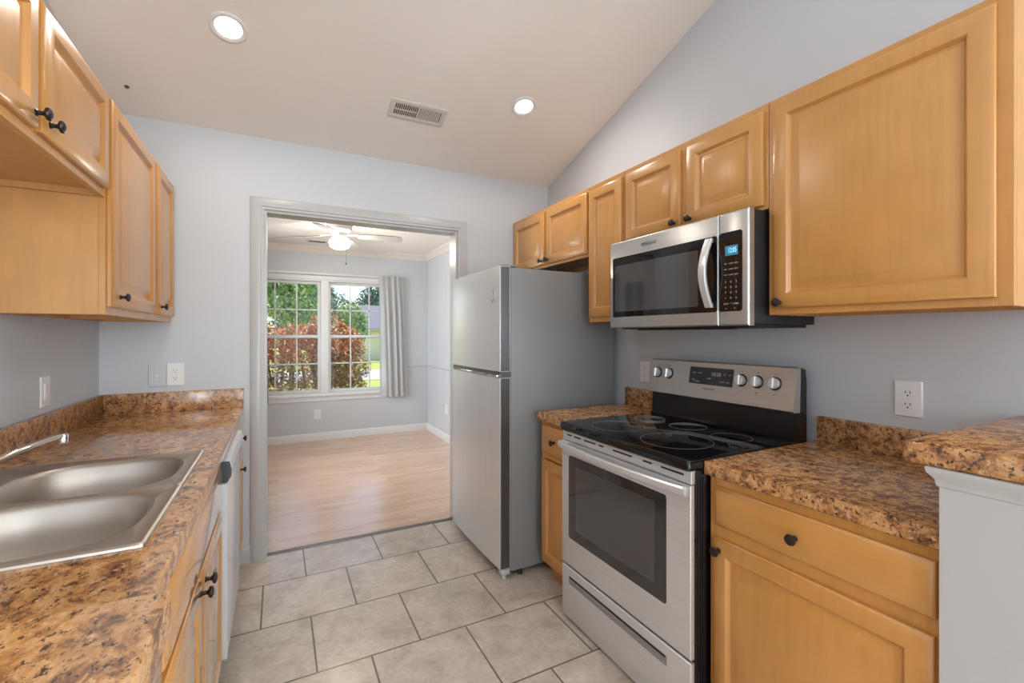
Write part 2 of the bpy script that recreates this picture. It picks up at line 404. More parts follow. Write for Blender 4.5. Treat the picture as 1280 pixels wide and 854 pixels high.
# dining room
struct('ceiling_dining', B((DXL - .1, DXR + .1, DY0, DY1 + .1, DZ, DZ + .08)), 'ceil_din')
struct('wall_dining_right', B((DXR, DXR + .1, DY0, DY1, 0, DZ)), 'wall')
WX0, WX1, WZ0, WZ1 = -.33, 1.38, .58, 2.03      # window opening
struct('wall_far', B((DXL - .1, WX0, DY1, DY1 + .14, -.3, DZ), (WX1, DXR + .1, DY1, DY1 + .14, -.3, DZ), (WX0, WX1, DY1, DY1 + .14, -.3, WZ0), (WX0, WX1, DY1, DY1 + .14, WZ1, DZ)), 'wall')
struct('wall_dining_left', B((DXL - .1, DXL, DY0, 4.0, 0, DZ), (DXL - .1, DXL, 5.5, DY1, 0, DZ), (DXL - .1, DXL, 4.0, 5.5, 0, .6), (DXL - .1, DXL, 4.0, 5.5, 2.05, DZ)), 'wall')

# door casing: side legs, head, jamb lining
def casing_profile(): return [(0, 0), (0, .010), (.006, .013), (.014, .013), (.018, .017), (.046, .019), (.052, .016), (.066, .013), (.070, .010), (.070, 0)]
bm = bmesh.new()
Z0 = .0
def leg(bm, x_in, d, y, sy):
    loft(bm, [[(x_in + d * u, y + sy * w, z) for u, w in casing_profile()] for z in (Z0, 2.077)])
    loft(bm, [[(x_in + d * u, y + sy * w, 2.077 + u) for u, w in casing_profile()], [(x_in + d * u, y + sy * w, 2.077) for u, w in casing_profile()]])
for y, sy in ((YB, -1), (YB + WT, 1)):
    loft(bm, [[(-.075 - u, y + sy * w, 0) for u, w in casing_profile()], [(-.075 - u, y + sy * w, 2.077 + u) for u, w in casing_profile()],
              [(1.143 + u, y + sy * w, 2.077 + u) for u, w in casing_profile()], [(1.143 + u, y + sy * w, 0) for u, w in casing_profile()]])
box(bm, -.075, -.060, YB, YB + WT, 0, 2.077); box(bm, 1.128, 1.143, YB, YB + WT, 0, 2.077); box(bm, -.060, 1.128, YB, YB + WT, 2.062, 2.077)
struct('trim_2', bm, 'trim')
def base_prof(d): return [(0, 0), (d * .014, 0), (d * .014, .075), (d * .010, .088), (d * .004, .094), (0, .094)]
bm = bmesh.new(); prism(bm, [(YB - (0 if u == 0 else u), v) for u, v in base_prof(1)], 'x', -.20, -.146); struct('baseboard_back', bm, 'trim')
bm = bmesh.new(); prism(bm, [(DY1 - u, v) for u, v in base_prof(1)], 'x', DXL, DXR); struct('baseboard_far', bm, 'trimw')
bm = bmesh.new(); prism(bm, [(DXR - u, v) for u, v in base_prof(1)], 'y', DY0, DY1 - .014); struct('baseboard_dining_right', bm, 'trimw')
rail = [(0, -.025), (.006, -.022), (.010, -.010), (.018, 0), (.018, .010), (.010, .016), (.006, .024), (0, .026)]
bm = bmesh.new(); prism(bm, [(DY1 - u, .905 + v) for u, v in rail], 'x', 1.42, DXR); struct('trim_3', bm, 'wall')
bm = bmesh.new(); prism(bm, [(DXR - u, .905 + v) for u, v in rail], 'y', DY0, DY1 - .018); struct('trim_4', bm, 'wall')
crown = [(0, -.075), (.010, -.075), (.014, -.062), (.030, -.045), (.048, -.024), (.062, -.014), (.066, -.004), (.066, 0), (0, 0)]
bm = bmesh.new(); prism(bm, [(DY1 - u, DZ + v) for u, v in crown], 'x', DXL, DXR); struct('trim_5', bm, 'crown')
bm = bmesh.new(); prism(bm, [(DXR - u, DZ + v) for u, v in crown], 'y', DY0, DY1); struct('trim_6', bm, 'crown')

# half wall at the end of the right counter, with a cap moulding
struct('wall_half', B((1.245, XR, .280, .435, 0, 1.052)), 'pony')
bm = bmesh.new()
cap = [(0, 0), (.004, .004), (.006, .018), (.016, .030), (.018, .040), (.018, .042), (0, .042)]
loft(bm, [[(1.245 - u, .280 - 0, 1.010 + v) for u, v in cap], [(1.245 - u, .435 + u, 1.010 + v) for u, v in cap]])
loft(bm, [[(1.245 - u, .4351 + u, 1.010 + v) for u, v in cap], [(XR, .4351 + u, 1.010 + v) for u, v in cap]])
struct('trim_7', bm, 'pony')

# ------------------------------------------------------------------ windows
def window(name, x0, x1, z0, z1, mull, F, depth, cols, label=None, sheet=True):
    """F(u, z, w): w = 0 at the inner wall face, w < 0 goes outwards"""
    w = bpy.data.objects.new(name, None); C.objects.link(w); w['kind'] = 'structure'; ROOT[w] = Vector((0, 0, 0))
    def fb(bm, u0, u1, a, b, w0, w1):
        P, Q = F(u0, a, w0), F(u1, b, w1)
        box(bm, min(P[0], Q[0]), max(P[0], Q[0]), min(P[1], Q[1]), max(P[1], Q[1]), min(P[2], Q[2]), max(P[2], Q[2]), .0015, 1)
    def addp(n, bm, mat):
        o = finish(n, bm, mat); o.parent = w; return o
    bm = bmesh.new()
    # inner casing
    for a, b, c, d in ((x0 - .07, x0, z0 - .02, z1 + .085), (x1, x1 + .07, z0 - .02, z1 + .085)): fb(bm, a, b, c, d, 0, .016)
    fb(bm, x0 - .07, x1 + .07, z1 + .0, z1 + .07, 0, .018); fb(bm, x0 - .085, x1 + .085, z1 + .055, z1 + .085, 0, .026)
    # jamb lining
    fb(bm, x0, x0 + .02, z0, z1, -depth, 0); fb(bm, x1 - .02, x1, z0, z1, -depth, 0); fb(bm, x0, x1, z1 - .02, z1, -depth, 0)
    fb(bm, x0, x1, z0, z0 + .02, -depth, 0)
    if mull: fb(bm, (x0 + x1) / 2 - .045, (x0 + x1) / 2 + .045, z0, z1, -depth, .004)
    addp('window_frame', bm, 'trimw')
    bm = bmesh.new(); fb(bm, x0 - .09, x1 + .09, z0 - .022, z0 + .018, -.03, .045); fb(bm, x0 - .07, x1 + .07, z0 - .085, z0 - .022, 0, .014)
    addp('window_sill', bm, 'trimw')
    units = [(x0 + .02, (x0 + x1) / 2 - .045), ((x0 + x1) / 2 + .045, x1 - .02)] if mull else [(x0 + .02, x1 - .02)]
    zm = (z0 + z1) / 2 + .005
    for a, b in units:
        for lo, hi, wd in ((z0 + .02, zm + .02, -.055), (zm - .02, z1 - .02, -.085)):
            bm = bmesh.new(); s = .034
            fb(bm, a, a + s, lo, hi, wd - .015, wd + .015); fb(bm, b - s, b, lo, hi, wd - .015, wd + .015)
            fb(bm, a + s, b - s, lo, lo + s, wd - .015, wd + .015); fb(bm, a + s, b - s, hi - s, hi, wd - .015, wd + .015)
            sash = addp('sash', bm, 'trimw')
            bm = bmesh.new(); g = (b - a - 2 * s)
            for k in range(1, cols): fb(bm, a + s + g * k / cols - .008, a + s + g * k / cols + .008, lo + s, hi - s, wd - .004, wd + .006)
            fb(bm, a + s, b - s, (lo + hi) / 2 - .008, (lo + hi) / 2 + .008, wd - .004, wd + .006)
            mu = finish('muntin_grid', bm, 'trimw'); mu.parent = sash
            bm = bmesh.new(); fb(bm, a + s - .004, b - s + .004, lo + s - .004, hi - s + .004, wd - .0095, wd - .0055)
            gp = finish('pane', bm, 'glass'); gp.parent = sash
    return w
window('window_1', WX0, WX1, WZ0, WZ1, True, lambda u, z, w: (u, DY1 - w, z), .14, 3)
window('window_2', 4.0, 5.5, .6, 2.05, True, lambda u, z, w: (DXL + w, u, z), .10, 3)
window('added_window_5', -.75, -.05, .4, 2.45, False, lambda u, z, w: (u, YR + w, z), .10, 3)  # this and the next two: unseen windows added to let light in
window('added_window_3', 2.1, 3.8, .4, 2.45, True, lambda u, z, w: (u, YR + w, z), .10, 3)
window('added_window_4', -3.4, -1.0, .4, 2.45, True, lambda u, z, w: (XRR - w, u, z), .10, 3)

# ------------------------------------------------------------------ cabinets
def knob(parent, at, d, label=None):
    bm = bmesh.new()
    lathe(bm, [(.0085, 0), (.0085, .002), (.0055, .004), (.005, .012), (.0075, .016), (.0145, .019), (.0155, .0225), (.014, .026), (.009, .0285), (.0001, .0295)], at, d, 20)
    return part('knob', bm, 'knobm', parent)
def door(parent, xf, s, y0, y1, z0, z1, kn=None, gl=False):
    F = frameX(xf, s); bm = bmesh.new(); rings_panel(bm, F, y0, y1, z0, z1, DOOR)
    o = part('door', bm, 'maple_gloss' if gl else 'maple', parent)
    if kn: knob(o, F(kn[0], kn[1], .019), (s, 0, 0))
    return o
def drawer(parent, xf, s, y0, y1, z0, z1, kn=None, name='drawer_front', gl=False):
    F = frameX(xf, s); bm = bmesh.new(); rings_panel(bm, F, y0, y1, z0, z1, SLAB)
    o = part(name, bm, 'maple_gloss_h' if gl else 'maple_h', parent)
    if kn: knob(o, F(kn[0], kn[1], .019), (s, 0, 0))
    return o
def upper(label, xf, s, xw, y0, y1, z0, z1, doors, group, name='upper_cabinet'):
    t = thing(name, label, 'cabinet', ((xf + xw) / 2, (y0 + y1) / 2, z0), group)
    a, b = sorted((xf, xw)); bm = bmesh.new()
    lip = .02; th = .016
    xin = xf - s * .019
    c, d = sorted((xin, xw))
    box(bm, c, d, y0, y0 + th, z0, z1); box(bm, c, d, y1 - th, y1, z0, z1)
    box(bm, c, d, y0 + th, y1 - th, z1 - th, z1); box(bm, c, d, y0 + th, y1 - th, z0 + lip, z0 + lip + th)
    wb = xw + s * .012; e, f = sorted((xw, wb)); box(bm, e, f, y0 + th, y1 - th, z0 + lip + th, z1 - th)
    e, f = sorted((xw, xw + s * .02)); box(bm, e, f, y0 + th, y1 - th, z0, z0 + lip)
    part('body', bm, 'maple_in', t)
    bm = bmesh.new(); e, f = sorted((xin, xf)); st = .035
    box(bm, e, f, y0, y0 + st, z0, z1, .001, 1); box(bm, e, f, y1 - st, y1, z0, z1, .001, 1)
    box(bm, e, f, y0 + st, y1 - st, z1 - .05, z1, .001, 1); box(bm, e, f, y0 + st, y1 - st, z0, z0 + .045, .001, 1)
    if len(doors) > 1:
        ym = (doors[0][1] + doors[1][0]) / 2; box(bm, e, f, ym - .03, ym + .03, z0 + .045, z1 - .05, .001, 1)
    part('face_frame', bm, 'maple', t)
    for dd in doors: door(t, xf + s * .0005, s, *dd)
    return t
UX = 1.592
UG = 'maple wall cabinets above the right counter'
upper('large single-door maple wall cabinet at the right, over the outlet and bar ledge', UX, -1, XR - .001, .415, 1.034, 1.405, 2.182, [(.444, 1.012, 1.427, 2.158, (.985, 1.447))], UG)
upper('short two-door maple wall cabinet directly above the microwave', UX, -1, XR - .001, 1.036, 1.806, 1.795, 2.182, [(1.050, 1.400, 1.808, 2.155, (1.375, 1.832)), (1.436, 1.787, 1.808, 2.155, (1.462, 1.832))], UG)
upper('tall narrow single-door maple wall cabinet between microwave and refrigerator', UX, -1, XR - .001, 1.808, 2.106, 1.405, 2.182, [(1.820, 2.096, 1.432, 2.152)], UG)
upper('short two-door maple wall cabinet above the refrigerator', UX, -1, XR - .001, 2.108, YB - .002, 1.785, 2.182, [(2.118, 2.560, 1.802, 2.155, (2.535, 1.828)), (2.587, 3.018, 1.802, 2.155, (2.612, 1.828))], UG)
LX = -.522
LG = 'maple wall cabinets above the left counter'
upper('short two-door maple wall cabinet over the sink, left wall', LX, 1, XL + .001, .96, 1.998, 1.80, 2.165, [(.985, 1.475, 1.824, 2.145, (1.448, 1.853)), (1.497, 1.976, 1.824, 2.145, (1.522, 1.853))], LG)
upper('tall maple wall cabinet on left wall, its bare side facing the sink', LX, 1, XL + .001, 2.0, 2.638, 1.402, 2.165, [(2.012, 2.618, 1.430, 2.145, (2.085, 1.468))], LG)
upper('narrow maple wall cabinet at the left wall\'s far corner', LX, 1, XL + .001, 2.640, YB - .002, 1.402, 2.165, [(2.672, 3.036, 1.430, 2.145, (2.72, 1.468))], LG)

def base_cab(label, xf, s, xw, y0, y1, name='base_cabinet', group=None, ztop=.868, rails=(.69,), mid=None, open_top=False):
    t = thing(name, label, 'cabinet', ((xf + xw) / 2, (y0 + y1) / 2, 0), group)
    th = .016; xin = xf - s * .019; bm = bmesh.new()
    c, d = sorted((xin, xw))
    box(bm, c, d, y0, y0 + th, .1, ztop); box(bm, c, d, y1 - th, y1, .1, ztop); box(bm, c, d, y0 + th, y1 - th, .1, .116)
    e, f = sorted((xw, xw + s * .012)); box(bm, e, f, y0 + th, y1 - th, .116, ztop)
    part('body', bm, 'maple_in', t)
    bm = bmesh.new(); e, f = sorted((xf - s * .075, xf - s * .06)); box(bm, e, f, y0, y1, 0, .1)
    c, d = sorted((xf - s * .075, xw)); box(bm, c, d, y0, y0 + .015, 0, .1); box(bm, c, d, y1 - .015, y1, 0, .1)
    part('toe_kick', bm, 'maple', t)
    bm = bmesh.new(); e, f = sorted((xin, xf)); st = .03
    box(bm, e, f, y0, y0 + st, .1, ztop, .001, 1); box(bm, e, f, y1 - st, y1, .1, ztop, .001, 1)
    box(bm, e, f, y0 + st, y1 - st, ztop - .035, ztop, .001, 1); box(bm, e, f, y0 + st, y1 - st, .1, .13, .001, 1)
    for z in rails: box(bm, e, f, y0 + st, y1 - st, z - .022, z + .022, .001, 1)
    if mid: box(bm, e, f, mid - .025, mid + .025, .13, rails[0] - .022, .001, 1)
    part('face_frame', bm, 'maple', t)
    return t
BX = 1.283
t = base_cab('wide maple base cabinet with one drawer, between range and white half wall', BX, -1, XR - .001, .437, 1.036)
drawer(t, BX - .0005, -1, .450, 1.012, .712, .838, (.748, .772)); door(t, BX - .0005, -1, .452, 1.018, .125, .672, (.990, .636))
t = base_cab('narrow maple base cabinet between range and refrigerator', BX, -1, XR - .001, 1.814, 2.118)
drawer(t, BX - .0005, -1, 1.836, 2.104, .700, .848, (1.97, .775)); door(t, BX - .0005, -1, 1.836, 2.104, .118, .664)
FX = -.199
t = base_cab('maple sink base cabinet with two doors under the steel sink', FX, 1, XL + .001, .950, 1.985, mid=1.462)
drawer(t, FX + .0005, 1, 1.035, 1.955, .712, .852, None, 'false_drawer_front', gl=True)
door(t, FX + .0005, 1, 1.030, 1.450, .125, .690, (1.425, .655), gl=True); door(t, FX + .0005, 1, 1.476, 1.955, .125, .690, (1.503, .655), gl=True)
t = base_cab('narrow maple base cabinet between dishwasher and doorway wall', FX, 1, XL + .001, 2.605, YB - .002)
drawer(t, FX + .0005, 1, 2.63, 3.03, .712, .852, (2.83, .775), gl=True); door(t, FX + .0005, 1, 2.63, 3.03, .125, .690, (2.80, .615), gl=True)
# near cabinet under the foreground counter
t = thing('base_cabinet', 'base cabinet under the foreground counter, its side panel at the lower left', 'cabinet', (-.5, .6, 0))
part('body', B((XL + .001, -.161, .25, .876, .1, .838, .002)), 'maple_gloss', t)
part('toe_kick', B((XL + .001, -.23, .25, .876, 0, .1)), 'maple', t)

# ------------------------------------------------------------------ countertops
CT = .914
def edge_prof(xf, s, z0, z1, xin):
    r = .005
    return [(xin, z0), (xf - s * .004, z0), (xf, z0 + .004), (xf, z1 - r), (xf - s * r * .3, z1 - r * .3), (xf - s * r, z1), (xin, z1)]
def counter(label, name, xf, s, xw, y0, y1, splash, loc, th=.045, zt=CT):
    t = thing(name, label, 'countertop', loc)
    bm = bmesh.new(); prism(bm, edge_prof(xf, s, zt - th, zt, xw), 'y', y0, y1); part('slab', bm, 'lam', t)
    for b in splash: part('backsplash', B((*b, .003, 2)), 'lam', t)
    return t
counter('brown granite-look countertop between range and bar ledge', 'countertop', 1.258, -1, XR - .001, .437, 1.040, [(XR - .022, XR - .001, .437, 1.030, CT, CT + .10)], (1.6, .74, .87))
counter('small brown granite-look countertop between refrigerator and range', 'countertop', 1.258, -1, XR - .001, 1.810, 2.136, [(XR - .022, XR - .001, 1.825, 2.136, CT, CT + .10)], (1.6, 1.97, .87))
# left counter with the sink cut-out
SX0, SX1, SY0, SY1 = -.775, -.235, 1.125, 1.955
t = thing('countertop', 'long brown granite-look countertop holding the sink along the left wall', 'countertop', (-.5, 2.0, .87))
bm = bmesh.new()
prism(bm, edge_prof(-.18, 1, CT - .045, CT, SX1 - .012), 'y', .919, YB - .001)
box(bm, XL + .001, SX0 + .012, .919, YB - .001, CT - .045, CT); box(bm, SX0 + .012, SX1 - .012, .919, SY0 + .012, CT - .045, CT); box(bm, SX0 + .012, SX1 - .012, SY1 - .012, YB - .001, CT - .045, CT)
part('slab', bm, 'lam_top', t)
part('backsplash', B((XL + .001, XL + .021, .919, YB - .001, CT, CT + .108, .003, 2)), 'lam', t)
part('backsplash', B((XL + .021, -.178, YB - .021, YB - .001, CT, CT + .108, .003, 2)), 'lam', t)
t = thing('countertop', 'foreground brown granite-look countertop with deep front edge, lower left', 'countertop', (-.5, .6, .84))
bm = bmesh.new(); prism(bm, edge_prof(-.157, 1, CT - .074, CT + .0005, XL + .001), 'y', .25, .918); part('slab', bm, 'lam_top', t)
part('backsplash', B((XL + .001, XL + .021, .25, .918, CT + .0005, CT + .108, .003, 2)), 'lam', t)
# bar ledge on the half wall
bm = bmesh.new()
F = lambda u, v, w: (u, v, w)
loft(bm, [[(u, v, z) for u, v in rrect(1.236 + i, XR - .001, .13 + i, .494 - i, .006, 3)] for i, z in ((.003, 1.053), (0, 1.056), (0, 1.092), (.003, 1.098), (.009, 1.1005))])
solo('bar_top', bm, 'lam', 'raised brown granite-look bar ledge on top of the white half wall', 'bar top', (1.6, .31, 1.053))

# ------------------------------------------------------------------ sink and faucet
t = thing('kitchen_sink', 'double-bowl stainless steel sink set in the left counter', 'sink', ((SX0 + SX1) / 2, (SY0 + SY1) / 2, CT))
N = 64
def rect_loop(x0, x1, y0, y1, r, z):
    pts = []
    cx, cy = (x0 + x1) / 2, (y0 + y1) / 2; hx, hy = (x1 - x0) / 2, (y1 - y0) / 2
    for k in range(N):
        a = 2 * math.pi * (k + .5) / N; ca, sa = math.cos(a), math.sin(a)
        e = 2 / r
        pts.append((cx + hx * math.copysign(abs(ca) ** e, ca), cy + hy * math.copysign(abs(sa) ** e, sa), z))
    return pts
ym = 1.535
for (a, b, kind) in ((SY0, ym, 'near'), (ym, SY1, 'far')):
    bm = bmesh.new()
    by0, by1 = (a + .042, b - .016) if kind == 'near' else (a + .016, b - .042)
    bx0, bx1 = SX0 + .105, SX1 - .04
    o0 = CT + .0006
    rings = [rect_loop(SX0, SX1, a, b, 60, o0), rect_loop(SX0 + .001, SX1 - .001, a + (.001 if kind == 'near' else 0), b - (.001 if kind == 'far' else 0), 60, o0 + .005),
             rect_loop(SX0 + .006, SX1 - .006, a + (.006 if kind == 'near' else 0), b - (.006 if kind == 'far' else 0), 60, o0 + .0075),
             rect_loop(SX0 + .014, SX1 - .014, a + (.014 if kind == 'near' else .0), b - (.014 if kind == 'far' else .0), 50, o0 + .0055),
             rect_loop(SX0 + .022, SX1 - .022, a + (.022 if kind == 'near' else .004), b - (.022 if kind == 'far' else .004), 30, o0 + .003),
             rect_loop(bx0 - .006, bx1 + .006, by0 - .006, by1 + .006, 2.9, o0 + .003),
             rect_loop(bx0, bx1, by0, by1, 2.9, o0 - .001), rect_loop(bx0 + .006, bx1 - .006, by0 + .006, by1 - .006, 2.9, o0 - .010),
             rect_loop(bx0 + .014, bx1 - .014, by0 + .014, by1 - .014, 2.9, o0 - .07), rect_loop(bx0 + .022, bx1 - .022, by0 + .022, by1 - .022, 2.9, o0 - .135),
             rect_loop(bx0 + .035, bx1 - .035, by0 + .035, by1 - .035, 2.8, o0 - .158), rect_loop(bx0 + .06, bx1 - .06, by0 + .06, by1 - .06, 2.7, o0 - .168),
             rect_loop(bx0 + .15, bx1 - .15, by0 + .13, by1 - .13, 2.4, o0 - .172)]
    for rg in rings[:5]:
        for i_, p_ in enumerate(rg):
            if abs(p_[1] - ym) < .006: rg[i_] = (p_[0], p_[1], min(p_[2], o0 + .003))
    loft(bm, rings, False, True)
    o = part('bowl', bm, 'steel_sink', t)
    bm = bmesh.new(); lathe(bm, [(.042, 0), (.042, .002), (.036, .003), (.030, .001), (.001, .001)], ((bx0 + bx1) / 2, (by0 + by1) / 2, o0 - .172), (0, 0, 1), 24); part('drain', bm, 'chrome', o)
t = thing('faucet', 'chrome low-arc kitchen faucet on the sink\'s back ledge', 'faucet', (-.722, 1.535, CT + .005))
bm = bmesh.new(); loft(bm, [rect_loop(-.722 - .026 + i, -.722 + .026 - i, 1.535 - .10 + i, 1.535 + .10 - i, 3, z) for i, z in ((0, CT + .004), (0, CT + .014), (.004, CT + .020))]); part('base_plate', bm, 'chrome', t)
bm = bmesh.new(); lathe(bm, [(.024, 0), (.024, .03), (.021, .045), (.0205, .06), (.012, .068), (.001, .070)], (-.722, 1.535, CT + .018), (0, 0, 1)); part('hub', bm, 'chrome', t)
bm = bmesh.new(); tube(bm, [(-.722, 1.535, CT + .085), (-.725, 1.50, CT + .10), (-.728, 1.45, CT + .118)], [.010, .009, .007]); part('handle', bm, 'chrome', t)
bm = bmesh.new()
p0 = Vector((-.715, 1.545, CT + .050)); p3 = Vector((-.566, 1.815, CT + .118))
ctl = [p0, Vector((-.655, 1.615, CT + .088)), Vector((-.605, 1.745, CT + .124)), p3]
path = []
for k in range(15):
    s = k / 14
    path.append(sum(((ctl[i] * [(1 - s) ** 3, 3 * s * (1 - s) ** 2, 3 * s * s * (1 - s), s ** 3][i]) for i in range(4)), Vector((0, 0, 0))))
tube(bm, path, [.012 - .0025 * k / 14 for k in range(15)], 14, (1.0, .8)); part('spout', bm, 'chrome', t)
bm = bmesh.new(); lathe(bm, [(.0105, 0), (.0115, -.004), (.0115, -.024), (.0095, -.027), (.001, -.027)], (p3.x - .002, p3.y - .006, p3.z + .006), (0, 0, 1), 18); part('aerator', bm, 'chrome', t)

# ------------------------------------------------------------------ dishwasher
t = thing('dishwasher', 'white built-in dishwasher under the left counter with grey-edged control strip', 'dishwasher', (-.45, 2.29, 0))
part('body', B((XL + .02, -.20, 1.992, 2.598, .02, .866)), 'black_mat', t)
part('door_panel', B((-.205, -.170, 1.994, 2.596, .115, .775, .006, 3)), 'dishw', t)
part('toe_panel', B((-.235, -.225, 1.994, 2.596, 0, .11)), 'dw_dark', t)
bm = bmesh.new(); prism(bm, [(-.205, .779), (-.170, .779), (-.157, .801), (-.154, .830), (-.160, .861), (-.205, .864)], 'y', 1.996, 2.594); part('control_strip', bm, 'dishw', t)
for y in (1.9945, 2.5955):
    bm = bmesh.new(); prism(bm, [(-.195, .779), (-.170, .779), (-.157, .801), (-.155, .828), (-.162, .858), (-.195, .860)], 'y', y - .0015, y + .0015)
    part('end_cap', bm, 'dw_dark', t, 'slate grey end cap of the control strip')

# ------------------------------------------------------------------ refrigerator
FY0, FY1 = 2.205, 2.955
t = thing('refrigerator', 'grey stainless top-freezer refrigerator beside the doorway', 'refrigerator', (1.45, (FY0 + FY1) / 2, 0))
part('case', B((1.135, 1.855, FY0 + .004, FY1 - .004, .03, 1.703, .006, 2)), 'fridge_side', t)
part('base_grille', B((1.15, 1.18, FY0 + .02, FY1 - .02, .012, .05)), 'black_mat', t)
def fridge_door(z0, z1, name):
    bm = bmesh.new(); n = 14
    pts = []
    for k in range(n + 1):
        y = FY0 + (FY1 - FY0) * k / n; q = (k / n - .5) * 2
        pts.append((1.060 + .010 * q * q + (.004 if k in (0, n) else 0), y))
    prof = [(1.062 + .004, FY0)] + pts[1:-1] + [(1.066, FY1), (1.130, FY1), (1.130, FY0)]
    loft(bm, [[(x, y, z) for x, y in prof] for z in (z0, z1)])
    return part(name, bm, 'fridge', t)
dlow = fridge_door(.055, 1.098, 'fresh_food_door'); dtop = fridge_door(1.132, 1.708, 'freezer_door')
for d, z0, z1 in ((dlow, .058, 1.095), (dtop, 1.135, 1.705)):
    part('door_side_trim', B((1.072, 1.126, FY0 - .0025, FY0 + .001, z0, z1, .001, 1)), 'fridge_edge', d, 'dark edge strip of the door')
part('handle_recess', B((1.072, 1.134, FY0 + .002, FY1 - .002, 1.098, 1.132)), 'fridge_edge', t)
part('grip_strip', B((1.058, 1.076, FY0 + .02, FY1 - .10, 1.100, 1.113, .003, 2)), 'chrome', dlow)
part('hinge_cover', B((1.085, 1.155, FY0 + .005, FY0 + .045, 1.103, 1.127, .003, 2)), 'fridge_edge', t)
part('hinge_cover', B((1.080, 1.18, FY0 + .01, FY0 + .05, 1.708, 1.718, .003, 2)), 'fridge_side', t)
bm = bmesh.new(); box(bm, 1.078, 1.128, FY0 - .003, FY0 + .045, .022, .052, .003, 2); lathe(bm, [(.013, 0), (.013, .024)], (1.10, FY0 + .02, .0), (0, 0, 1), 16); part('foot', bm, 'steel', t)
bm = bmesh.new(); lathe(bm, [(.014, 0), (.014, .030)], (1.20, FY0 + .02, 0), (0, 0, 1), 16); part('foot', bm, 'black_mat', t)
bm = bmesh.new(); lathe(bm, [(.014, 0), (.014, .030)], (1.20, FY1 - .03, 0), (0, 0, 1), 16); part('foot', bm, 'black_mat', t)
bm = bmesh.new(); lathe(bm, [(.014, 0), (.014, .030)], (1.80, FY0 + .02, 0), (0, 0, 1), 16); part('foot', bm, 'black_mat', t)
# shield badge on the freezer door
def shield(s): return [(0, -.042 * s), (.016 * s, -.030 * s), (.026 * s, -.010 * s), (.028 * s, .026 * s), (.016 * s, .030 * s), (0, .040 * s), (-.016 * s, .030 * s), (-.028 * s, .026 * s), (-.026 * s, -.010 * s), (-.016 * s, -.030 * s)]
bm = bmesh.new(); yb, zb = 2.298, 1.555
loft(bm, [[(x, yb + u, zb + v) for u, v in shield(s)] for x, s in ((1.070, 1), (1.0605, 1), (1.0595, .94), (1.0595, .80), (1.0602, .76))])
bd = part('badge', bm, 'steel_mw', dtop, 'small grey shield badge')
bm = bmesh.new(); loft(bm, [[(x, yb + u, zb + v) for u, v in shield(.66)] for x in (1.0603, 1.0592)]); part('badge_centre', bm, 'steel', dtop)

# ------------------------------------------------------------------ range
RY0, RY1 = 1.046, 1.804
t = thing('range', 'stainless electric range with black glass cooktop between the maple base cabinets', 'range', (1.53, 1.425, 0))
bm = B((1.218, 1.840, RY0 + .002, RY1 - .002, .035, .882, .003, 2))
for k in range(3): box(bm, 1.235 + .012 * k, 1.240 + .012 * k, RY0 - .002, RY0 + .003, .05, .86, .001, 1)
part('body', bm, 'black', t)
for yy in (RY0 + .06, RY1 - .06):
    for xx in (1.26, 1.78):
        bm = bmesh.new(); lathe(bm, [(.016, 0), (.016, .008), (.008, .010), (.008, .036)], (xx, yy, 0), (0, 0, 1), 14); part('foot', bm, 'black_mat', t)
bm = bmesh.new(); loft(bm, [[(u, v, z) for u, v in rrect(1.188 + i, 1.800, RY0 - .003 + i, RY1 + .003 - i, .012, 4)] for i, z in ((.004, .884), (0, .890), (0, .912), (.003, .919), (.008, .922))])
ct = part('cooktop', bm, 'glass_blk', t)
for n, (c, rr) in enumerate((((1.362, 1.590), .118), ((1.375, 1.268), .136), ((1.372, 1.268), .092), ((1.634, 1.440), .080), ((1.611, 1.204), .078), ((1.624, 1.665), .072))):
    bm = bmesh.new(); annulus(bm, c, rr - .0017, rr, .922)
    if n != 2: part('burner_ring', bm, 'ring', ct)
    else: bm.free()
# front vent strip with slots
vs_ = part('vent_strip', B((1.206, 1.225, RY0 + .002, RY1 - .002, .838, .884, .002, 1)), 'steel', t)
for a, b in ((1.73, 1.765), (1.66, 1.71), (1.555, 1.635), (1.50, 1.53), (1.33, 1.44), (1.225, 1.27), (1.08, 1.18)):
    part('vent_slot', B((1.2045, 1.2075, a, b, .862, .868)), 'dark_slot', vs_)
# oven door
F = frameX(1.218, -1)
bm = bmesh.new(); rings_panel(bm, F, RY0 + .001, RY1 - .001, .262, .836, [(0, 0), (0, .014), (.002, .017), (.005, .018)])
od = part('oven_door', bm, 'steel', t)
bm = bmesh.new(); plate(bm, F, 1.150, 1.745, .392, .775, .012, .017, .0188); wdw = part('oven_window', bm, 'oven_glass', od)
bm = bmesh.new(); plate(bm, F, 1.205, 1.690, .440, .735, .006, .0187, .0192); part('inner_window', bm, 'oven_in', wdw)
# bowed handle
bm = bmesh.new(); pts = []
rings = []
for k in range(21):
    q = k / 20; y = RY0 + .004 + (RY1 - RY0 - .008) * q; s = math.sin(math.pi * q)
    x = 1.183 - .030 * s ** .7
    rings.append([(x + u * .8, y, .818 + v) for u, v in ((-.010, -.010), (-.013, 0), (-.010, .011), (0, .016), (.009, .012), (.011, 0), (.009, -.012), (0, -.015))])
loft(bm, rings)
for y in (RY0 + .012, RY1 - .012): box(bm, 1.176, 1.202, y - .010, y + .010, .804, .833, .003, 2)
part('handle', bm, 'steel', od)
